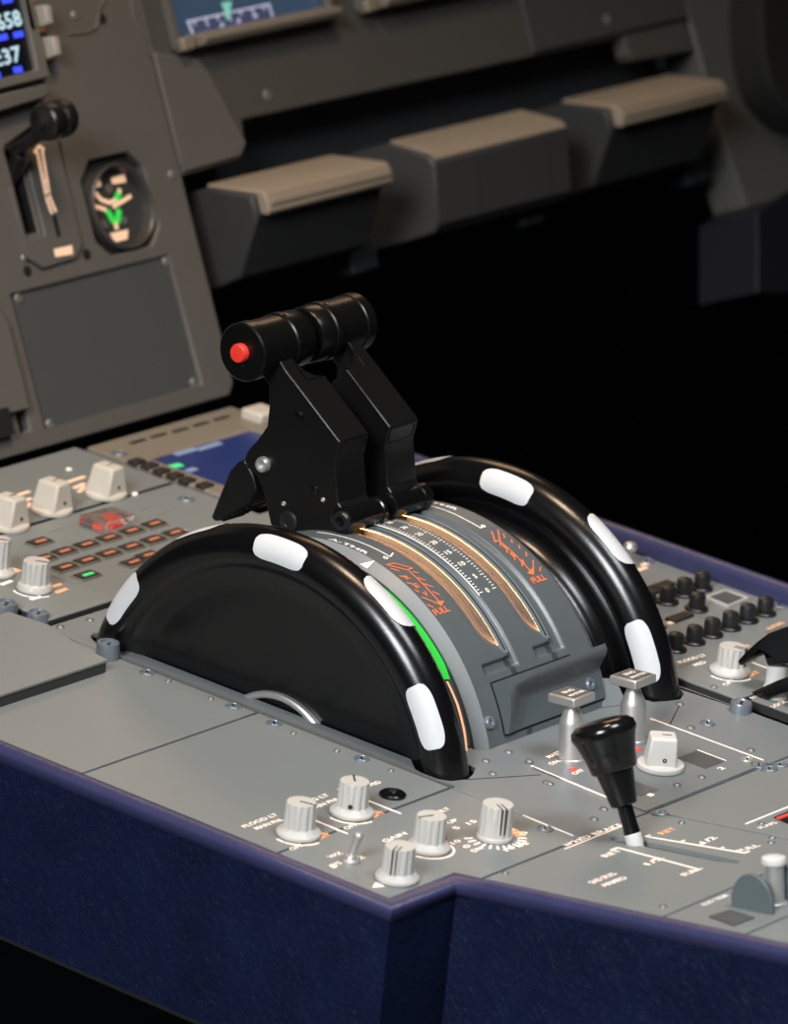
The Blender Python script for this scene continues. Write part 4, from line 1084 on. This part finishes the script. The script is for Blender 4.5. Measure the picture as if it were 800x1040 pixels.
# audio panel with black push knobs
q4 = deck_panel('audio_panel', 'grey panel with rows of small black push knobs at the right', RX0, RX1, -0.104, 0.115, mt=PANEL)
def push_knob(x, y, s=1.0, nm='push_knob'):
    u, v = FRONT.px(x, y)
    f = FRONT.at(u, v, 0)
    o = MB().lathe(f, [(0.0066*s, -0.0005), (0.0066*s, 0.0010), (0.0060*s, 0.0016), (0.0046*s, 0.0018)], 28).build(nm, BOLTD, q4)
    MB().lathe(f, [(0.0046*s, 0.0010), (0.0045*s, 0.0078*s), (0.0040*s, 0.0092*s), (0.0022*s, 0.0100*s), (0.0001, 0.0102*s)], 28).build('cap', PUSHB, o)
for x, y in ((663, 668), (685, 660), (704, 652.5), (722, 645), (740.5, 638), (758, 630.5), (776, 623.5), (657, 620), (677, 612), (694, 604), (712, 598), (707, 619)):
    push_knob(x, y)
m = MB()
for x, y in ((658, 603), (672, 596), (690, 628), (662, 640)):
    u, v = FRONT.px(x, y); m.box(FRONT, u-0.009, u+0.009, v-0.0035, v+0.0035, -0.001, 0.0016)
build_each(m, 'key', KEY, q4, bevel=0.0005)
m = MB()
for x, y in ((652, 578), (656, 573), (683, 632)):
    u, v = FRONT.px(x, y); m.box(FRONT, u-0.004, u+0.004, v-0.0014, v+0.0014, -0.0005, 0.0004)
m.build('lettering', LETP, q4)
wq = [FRONT.px(*q) for q in ((717, 608), (737, 601), (759, 609), (739, 617))]
MB().prism(FRONT, wq[::-1], -0.001, 0.0008).build('window', WINDOW, q4)
m = MB()
for i in range(4): m.line(FRONT, wq[i], wq[(i+1) % 4], 0.0013, -0.0005, 0.0014)
m.build('window_frame', KNOBM, q4)
u, v = FRONT.px(638, 573)
o = MB().lathe(FRONT.at(u, v, 0), [(0.0046, -0.001), (0.0046, 0.002), (0.003, 0.003), (0.0001, 0.003)], 20).build('toggle_switch', STEEL, q4)
MB().tube([FRONT.p(u, v, 0.002), FRONT.p(u, v, 0.0075), FRONT.p(u, v, 0.0085), FRONT.p(u, v, 0.0105), FRONT.p(u, v, 0.0125), FRONT.p(u, v, 0.0132)], [0.0015, 0.0016, 0.0032, 0.0040, 0.0030, 0.0010], 16).build('bat', STEEL, o)
u, v = FRONT.px(656, 570); fastener(FRONT, u, v, q4, 0.005); u, v = FRONT.px(791, 615); fastener(FRONT, u, v, q4, 0.005)
q5 = deck_panel('outboard_cover', 'plain grey cover at the far right of the pedestal, mostly behind the right trim wheel', RX0, RX1, 0.115, 0.200)

# black crank handle on white stalk at the right edge
hb = FR2.px(786, 706)
hd = thing('parking_brake_handle', 'black curved handle on a white stalk at the right edge', 'handle', FR2.p(*hb, 0))
f = FR2.at(*hb, 0)
MB().lathe(f, [(0.0078, 0), (0.0078, 0.0015), (0.0066, 0.003), (0.0056, 0.007), (0.0056, 0.0170), (0.0040, 0.0180), (0.0001, 0.0180)], 32).build('stalk', STALK, hd)
hx = f.O.x
def hy(x, y): p = at_x(x, y, hx); return (p.y, p.z)
fr = Frame((0, 0, 0), (0, 1, 0), (0, 0, 1), (1, 0, 0))
up = [hy(*q) for q in ((756, 669), (764, 660), (775, 650), (787, 641), (800, 636), (830, 630), (830, 668), (800, 672), (787, 674), (783, 662), (770, 667), (759, 674))]
MB().prism(fr, up[::-1], hx-0.0075, hx+0.0075).build('upper_grip', BLACKG, hd, bevel=0.0014, seg=3)
lo = [hy(*q) for q in ((771, 700), (800, 687), (830, 677), (830, 694), (800, 702), (776, 713))]
MB().prism(fr, lo, hx-0.0095, hx-0.0050).build('lower_grip', BLACKG, hd, bevel=0.0008)

# ================================================================== FRONT PANELS: switching, ECAM keys, display unit
SX1 = 0.2135
s1 = deck_panel('switching_panel', 'grey panel with three large cream selector knobs, against the main panel', -0.011, SX1-0.001, 0.2592, 0.334, top=0.003, thick=0.006)
for x, y in ((8, 535), (52, 519), (107, 503)):
    u, v = FR3.px(x, y); pointer_knob(FR3, u, v, s1, rad(4), KNOBW, rf=0.0122, hw=0.0086, L0=0.0090, L1=0.0095, h=0.0180)
m = MB()
for a_, b_ in (((15, 504), (30, 499)), ((20, 511), (32, 506)), ((68, 490), (86, 484)), ((75, 496), (86, 491)), ((24, 517), (32, 511)), ((80, 500), (86, 494))):
    m.line(FR3, FR3.px(*a_), FR3.px(*b_), 0.0028, -0.0003, 0.0002)
m.build('lettering', LETP, s1)
m = MB()
for x, y in ((70, 477), (137, 502)):
    u, v = FR3.px(x, y); m.lathe(FR3.at(u, v, 0), [(0.0018, -0.0005), (0.0015, 0.0008), (0.0001, 0.0012)], 12)
build_each(m, 'indicator_lamp', LETW, s1)
s2 = deck_panel('ecam_key_panel', 'grey panel with a grid of dark lit keys in front of the cream selector knobs', -0.011, SX1-0.001, 0.150, 0.2576, top=0.003, thick=0.006)
kg = MB
keys = [(40, 550), (64.5, 560), (87, 553), (110, 546), (133, 539), (156, 532), (44, 567), (65.5, 576), (87.5, 569), (110, 562), (132.5, 555), (155, 548), (177, 541), (88, 584), (135, 571), (150, 564)]
for i, (x, y) in enumerate(keys):
    u, v = FR3.px(x, y, 0.001)
    o = MB().box(FR3, u-0.0080, u+0.0080, v-0.0046, v+0.0046, -0.001, 0.0010).build('key', KEYRIM, s2, bevel=0.0004)
    MB().box(FR3, u-0.0070, u+0.0070, v-0.0037, v+0.0037, 0.0005, 0.0016).build('key_cap', KEY, o)
    o2 = MB(); o2.line(FR3, (u-0.0035, v-0.0008), (u+0.0042, v-0.0008), 0.0024, 0.0012, 0.0019)
    o2.build('key_legend', SYMG if i == 13 else DIMO, o)
m = MB()
for a_, b_ in (((25, 575), (75, 593)), ((75, 593), (96, 586)), ((122, 596), (165, 583)), ((124, 520), (136, 516)), ((160, 523), (176, 518)), ((142, 518), (154, 514)), ((48, 541), (64, 536))):
    m.line(FR3, FR3.px(*a_), FR3.px(*b_), 0.0010, -0.0003, 0.0003)
m.build('engraved_line', RAILM, s2)
u, v = FR3.px(108, 530, 0.002)
o = MB().box(FR3, u-0.0020, u+0.0075, v-0.0042, v+0.0042, -0.001, 0.0020).build('emergency_key', REDLIT, s2, bevel=0.0008)
m = MB().box(FR3, u-0.0135, u+0.0135, v-0.0085, v+0.0085, 0.0004, 0.0065); m.build('clear_guard', CLEAR, o, bevel=0.0008)
u, v = FR3.px(187, 540); m = MB().lathe(FR3.at(u, v, 0), [(0.0018, -0.0005), (0.0015, 0.0008), (0.0001, 0.0012)], 12); build_each(m, 'indicator_lamp', LETW, s2)
u, v = FR3.px(189, 507); fastener(FR3, u, v, s2, 0.005)
# fluted knob at its left edge
u, v = FR3.px(35, 599); kk = fluted_knob(FR3, u, v, s2, rad(-60), rf=0.0098, rb=0.0074, h=0.0165)
u2, v2 = FR3.px(-3, 583); fluted_knob(FR3, u2, v2, s2, rad(-60), rf=0.0098, rb=0.0064, h=0.0200)
m = MB(); m.arc(FR3, (u, v), 0.0116, rad(150), rad(265), 0.0010, -0.0003, 0.0002)
for a_, b_ in (((1, 594), (12, 590)), ((31, 609), (42, 606)), ((3, 575), (20, 580))): m.line(FR3, FR3.px(*a_), FR3.px(*b_), 0.0026, -0.0003, 0.0002)
m.build('lettering', LETW, s2)
m = MB()
for a_, b_ in (((53, 596), (62, 593)), ((57, 602), (68, 598)), ((10, 583), (20, 579))): m.line(FR3, FR3.px(*a_), FR3.px(*b_), 0.0026, -0.0003, 0.0002)
m.build('lettering', LETA, s2)
for x, y in ((38, 627), (5, 618)):
    u, v = FRONT.px(x, y); v = min(v, 0.1535)
cu_, cv_ = FRONT.px(38, 632); cap_bolt(FRONT, cu_, cv_, p1, 0.0060, 0.0060)
cu_, cv_ = FRONT.px(5, 625); cap_bolt(FRONT, cu_, cv_, p1, 0.0066, 0.0075)

du = thing('display_unit', 'flight management display with blue screen and line keys, behind the left thrust lever', 'display unit', (0.29, 0.28, 0.0))
DZ = 0.005; FD = FRONT.at(0, 0, DZ)

dx0_, dx1_ = SX1-0.0005, XR-0.004
dy0_, dy1_ = 0.205, 0.326
sx0, sx1, sy1, sy0 = 0.2285, 0.318, 0.2905, 0.2300
MB().prism(FRONT, [(dx0_, dy0_), (dx1_, dy0_), (dx1_, dy1_), (dx0_, dy1_)], 0, DZ, [[(sx0, sy0), (sx0, sy1), (sx1, sy1), (sx1, sy0)]]).build('bezel', BEZEL, du, bevel=0.0014)
MB().box(FRONT, sx0-0.001, sx1+0.001, sy0-0.001, sy1+0.001, 0.0015, DZ-0.0012).build('screen', SCRM, du)
m = MB()
for a_, b_ in (((178, 460), (200, 454)), ((201, 455), (224, 448)), ((190, 477), (199, 474))): m.line(FD, FD.px(*a_), FD.px(*b_), 0.0042, -0.0013, -0.0008)
m.build('text_line', mat('screen_pale_text', (0.2, 0.25, 0.35), 0.4, emit=0.3, ecol=(120, 142, 190)), du)
m = MB(); m.line(FD, FD.px(172, 473), FD.px(184, 470), 0.0052, -0.0013, -0.0008); m.build('text_line', SYMG, du)
for x, y in ((139, 468), (152, 472), (164, 477.5), (178, 482), (190, 487), (208, 492)):
    u, v = FD.px(x, y, 0.001); MB().box(FD, u-0.0048, u+0.0048, v-0.0034, v+0.0034, -0.001, 0.0016).build('line_key', KEY, du, bevel=0.0006)
for x, y in ((140, 448.5), (161, 442.5), (183, 437), (204, 431), (225, 425)):
    u, v = FD.px(x, y, 0.0); MB().box(FD, u-0.0065, u+0.0065, v-0.0014, v+0.0014, -0.001, 0.0004).build('vent_slot', KEY, du)
u, v = FD.px(263, 425); MB().box(FD, u-0.008, u+0.010, v-0.008, v+0.008, -0.001, 0.006).build('corner_key', KNOBW, du, bevel=0.0015)
u, v = FD.px(117, 462); fastener(FD, max(u, dx0_+0.006), v, du, 0.0045)

# ================================================================== REAR (LEVEL) SECTION
RP = REAR
rx0 = XN-0.001
def rb(x, y, h=0.0): return RP.px(x, y, h)
# speed brake panel
v1 = -0.0008; v0 = rb(680, 928)[1]
spx1 = 0.0405
sp = thing('airbrake_panel', 'grey panel marked SPEED BRAKE with lit scale lines and a long slot', 'panel', RP.p(-0.03, -0.05, -0.004))
sA, sB = rb(640, 853), rb(750, 877)
xs_ = (sA[0]+sB[0])/2
slot_w = 0.0042
ns = 10
yA, yB = sA[1]+0.010, sB[1]
so = [(xs_+slot_w*cos(pi*i/ns), yA-slot_w+slot_w*sin(pi*i/ns)) for i in range(ns+1)] + [(xs_-slot_w*0.9, yB+0.012)] + [(xs_-slot_w*0.9+0.0018, yB+0.004), (xs_, yB), (xs_+slot_w*0.7, yB+0.003), (xs_+slot_w, yB+0.012)]
MB().prism(RP, [(rx0, v0+GAP/2), (spx1-GAP/2, v0+GAP/2), (spx1-GAP/2, v1), (rx0, v1)], -0.004, 0, [so]).build('plate', PANEL, sp, bevel=0.0004)
MB().box(RP, xs_-0.010, xs_+0.010, yB-0.006, yA+0.006, -0.007, -0.0026).build('slot_floor', mat('slot_grey', (0.075, 0.08, 0.08), 0.5), sp)
m = MB()
# title bar: lit frame with dark lettering gap
t0, t1 = rb(571, 862), rb(634, 838)
m.text(RP, 'SPEED BRAKE', rb(575, 859.5), rb(634, 838), 0.0002, 0.0056)
for k in (0.0040, -0.0014):
    m.line(RP, (t0[0], t0[1]+k), (t1[0]+0.003, t0[1]+k), 0.0006, -0.0003, 0.0002)
mid = rb(655, 849)[0]
def rl(a_, b_, w=0.0011): m.line(RP, rb(*a_), rb(*b_), w, -0.0003, 0.0002)
rl((627, 861), (709, 883)); rl((655, 849.5), (756, 866.5))
for (x, y), t in (((627, 861), 'RET'), ((668, 872), '1/2'), ((709, 883), 'FULL')): rl((x-7, y+2.5), (x, y))
for x, y in ((655, 850), (690, 855.5), (710, 858.5), (730, 862.5), (756, 866.5)): rl((x, y), (x+5, y-2))
m.text(RP, 'RET', rb(616, 871), rb(632, 864), 0.0002, 0.0056); m.text(RP, '1/2', rb(659, 879), rb(675, 872), 0.0002, 0.0056); m.text(RP, 'FULL', rb(697, 890), rb(714, 882), 0.0002, 0.0056)
m.text(RP, '1/2', rb(716, 857), rb(729, 851), 0.0002, 0.0056); m.text(RP, 'FULL', rb(752, 866), rb(773, 859), 0.0002, 0.0056)
m.text(RP, 'GND SPLRS', rb(602, 898), rb(627, 888), 0.0002, 0.0056); m.text(RP, 'ARMED', rb(614, 901), rb(638, 892), 0.0002, 0.0056)
m.build('lettering', LET, sp)
m = MB(); m.text(RP, 'RET', rb(673, 848), rb(688, 842), 0.0002, 0.0056); m.build('lettering', LETA, sp)
for x, y in ((692, 836), (513, 887), (673, 921)):
    u, v = rb(x, y); rivet(RP, u, v, sp, 0.0020)
u, v = rb(669, 826); fastener(RP, u, max(min(v, -0.006), v0), sp, 0.0046)

# speed brake lever
base = RP.p(rb(645, 857)[0], rb(645, 857)[1], 0)
tip = at_x(612, 740, base.x)
d = (tip-base).normalized(); L = (tip-base).length
ax_ = Frame(base, V3((1, 0, 0)), d.cross(V3((1, 0, 0))), d)
sb = thing('speed_brake_lever', 'black speed brake lever with flared knob and white foot, leaning out of the slot', 'lever', base)
MB().lathe(ax_, [(0.0040, -0.011), (0.0040, -0.001), (0.0044, 0.0), (0.0044, 0.0050), (0.0040, 0.0054), (0.0001, 0.0054)], 24).build('foot', STALK, sb).__setitem__('label', 'white lever foot')
MB().lathe(ax_, [(0.0042, 0.0053), (0.0039, 0.010), (0.0038, L*0.40), (0.0001, L*0.40)], 20).build('shaft', BLACKG, sb)
MB().lathe(ax_, [(0.0001, L*0.335), (0.0058, L*0.335), (0.0066, L*0.345), (0.0092, L*0.60), (0.0096, L*0.645), (0.0001, L*0.645)], 32).build('collar', BLACKG, sb)
MB().lathe(ax_, [(0.0001, L*0.635), (0.0108, L*0.635), (0.0116, L*0.65), (0.0130, L*0.78), (0.0155, L*0.92), (0.0166, L*0.965), (0.0160, L*1.02), (0.0130, L*1.06), (0.0080, L*1.075), (0.0001, L*1.08)], 48).build('knob', KNOBB, sb, ang=60)

# panel right of the speed brake
rp2 = thing('flaps_panel', 'plain grey panel with one bright line, right of the speed brake slot', 'panel', RP.p(0.2, -0.06, -0.004))
MB().prism(RP, [(spx1+GAP/2, v0+GAP/2), (RX1, v0+GAP/2), (RX1, v1), (spx1+GAP/2, v1)], -0.004, 0).build('plate', PANEL, rp2, bevel=0.0004)
m = MB(); m.line(RP, rb(757, 837), rb(812, 815), 0.0010, -0.0003, 0.0003); m.text(RP, 'FLAPS', rb(773, 842), rb(790, 836), 0.0002); m.build('lettering', LETW, rp2)
g_ = [rb(*q) for q in ((786, 831), (812, 821), (830, 830), (802, 838))]
MB().prism(RP, g_, -0.001, 0.0008).build('lamp_window', SCRB, rp2)
m = MB(); m.line(RP, rb(790, 833), rb(806, 827), 0.0028, 0.0005, 0.0012); m.build('lamp_legend', REDLIT, rp2)
u, v = rb(692, 836)
for x, y in ((773, 837), (784, 851), (783, 856)):
    u, v = rb(x, y); rivet(RP, u, v, rp2, 0.0020)
u, v = rb(771, 780); fastener(RP, u, -0.006, rp2, 0.0046); u, v = rb(800, 779); fastener(RP, u, -0.006, rp2, 0.0046)

# rudder trim panel with guarded knob
rp3 = thing('rudder_trim_panel', 'grey panel at the bottom right with a silver knob between two rounded guards', 'panel', RP.p(0, -0.14, -0.004))
v2 = rb(735, 957)[1]
MB().prism(RP, [(rx0, v2), (0.12, v2), (0.12, v0-GAP/2), (rx0, v0-GAP/2)], -0.004, 0).build('plate', PANEL, rp3, bevel=0.0004)
MB().prism(RP, [rb(*q) for q in ((720, 932), (741, 925), (766, 933), (745, 941))][::-1], -0.001, 0.0008).build('window', WINDOW, rp3)
m = MB(); m.text(RP, 'RUD TRIM', rb(716, 920), rb(740, 910), 0.0002); m.build('lettering', LETW, rp3)
def guard(px0, px1, x_off, thick=0.0022):
    a_, b_ = rb(*px0), rb(*px1); gx_ = (a_[0]+b_[0])/2
    c0 = RP.p(gx_, a_[1]); fr_ = Frame(c0, RP.V, RP.N, RP.U)
    w_ = a_[1]-b_[1]; hh = 0.0178
    P = [(0, 0)] + [(-w_/2 + w_/2*cos(t)*1.0, hh - 0.0145 + 0.0145*sin(t)) if True else 0 for t in [pi*i/14 for i in range(15)]] + [(-w_, 0)]
    MB().prism(fr_, P[::-1], 0, thick).build('guard', mat('guard_paint', (0.10, 0.125, 0.13), 0.45), rp3, bevel=0.0005)
guard((741, 921), (785, 929), 0); guard((777, 912), (818, 920), 0)
u, v = rb(786, 918); f = RP.at(u, v, 0)
o = MB().lathe(f, [(0.0066, -0.0005), (0.0066, 0.001), (0.0052, 0.0015), (0.0048, 0.0195), (0.0001, 0.0195)], 32).build('trim_knob', STEEL, rp3)
MB().lathe(f, [(0.0048, 0.0195), (0.0058, 0.0200), (0.0061, 0.0214), (0.0056, 0.0230), (0.0030, 0.0236), (0.0001, 0.0237)], 32).build('knob_cap', STALK, o)
rp4 = thing('aft_blank_panel', 'plain grey panel in the bottom right corner, aft of the rudder trim panel', 'panel', RP.p(0, -0.30, -0.004))
MB().prism(RP, [(rx0, -0.40), (RX1, -0.40), (RX1, v2-GAP), (rx0, v2-GAP)], -0.004, 0).build('plate', PANEL, rp4, bevel=0.0004)
rp5 = thing('aft_side_panel', 'plain grey panel outside the right edge, right of the rudder trim panel', 'panel', RP.p(0.25, -0.14, -0.004))
MB().prism(RP, [(0.12+GAP, v2), (RX1, v2), (RX1, v0-GAP/2), (0.12+GAP, v0-GAP/2)], -0.004, 0).build('plate', PANEL, rp5, bevel=0.0004)

# ================================================================== LIGHT
def area(name, loc, target, size, power, col, sy=None):
    l = bpy.data.lights.new(name, 'AREA'); l.energy = power; l.color = col
    l.shape = 'RECTANGLE'; l.size = size; l.size_y = sy or size
    o = bpy.data.objects.new(name, l); COL.objects.link(o); o.location = loc
    o.rotation_euler = (V3(target)-V3(loc)).to_track_quat('-Z', 'Y').to_euler()
    return o
cl_ = area('ceiling_lamp', (0.05, -0.75, 1.5), (0.05, -0.36, 0), 0.5, 2.7, (0.94, 0.98, 1.0)); cl_.data.spread = rad(70)
area('dome_lamp', (1.35, 1.10, 1.25), (0.2, 0.1, 0), 0.6, 4.4, (1.0, 0.66, 0.38))
area('map_lamp', (-0.02, 0.08, 1.35), (0.15, 0.36, 0.05), 0.25, 2.7, (1.0, 0.74, 0.50)).data.spread = rad(90)
cb_ = area('cabin_lamp', (-2.5, -0.75, 1.75), (0.02, -0.22, 0), 1.1, 7.6, (0.95, 0.985, 1.0)); cb_.data.spread = rad(40)
w = bpy.data.worlds.new('World'); S.world = w; w.use_nodes = True
bgn = w.node_tree.nodes['Background']; bgn.inputs['Color'].default_value = (0.55, 0.6, 0.75, 1); bgn.inputs['Strength'].default_value = 0.012

# ================================================================== CAMERA
cd = bpy.data.cameras.new('camera'); cam = bpy.data.objects.new('camera', cd); COL.objects.link(cam)
cd.sensor_fit = 'HORIZONTAL'; cd.sensor_width = 24.0; cd.lens = FPX/800*24.0
cd.clip_start = 0.05; cd.clip_end = 30
r_, dn, fw = ROWS
M3 = Matrix(((r_.x, -dn.x, -fw.x), (r_.y, -dn.y, -fw.y), (r_.z, -dn.z, -fw.z)))
cam.matrix_world = Matrix.Translation(CP) @ M3.to_4x4()
cd.dof.use_dof = True; cd.dof.focus_distance = 2.955; cd.dof.aperture_fstop = 9.5
S.camera = cam
S.view_settings.view_transform = 'Standard'; S.view_settings.look = 'None'
S.view_settings.gamma = 1.0; S.view_settings.use_curve_mapping = False
S.view_settings.exposure = 0.0
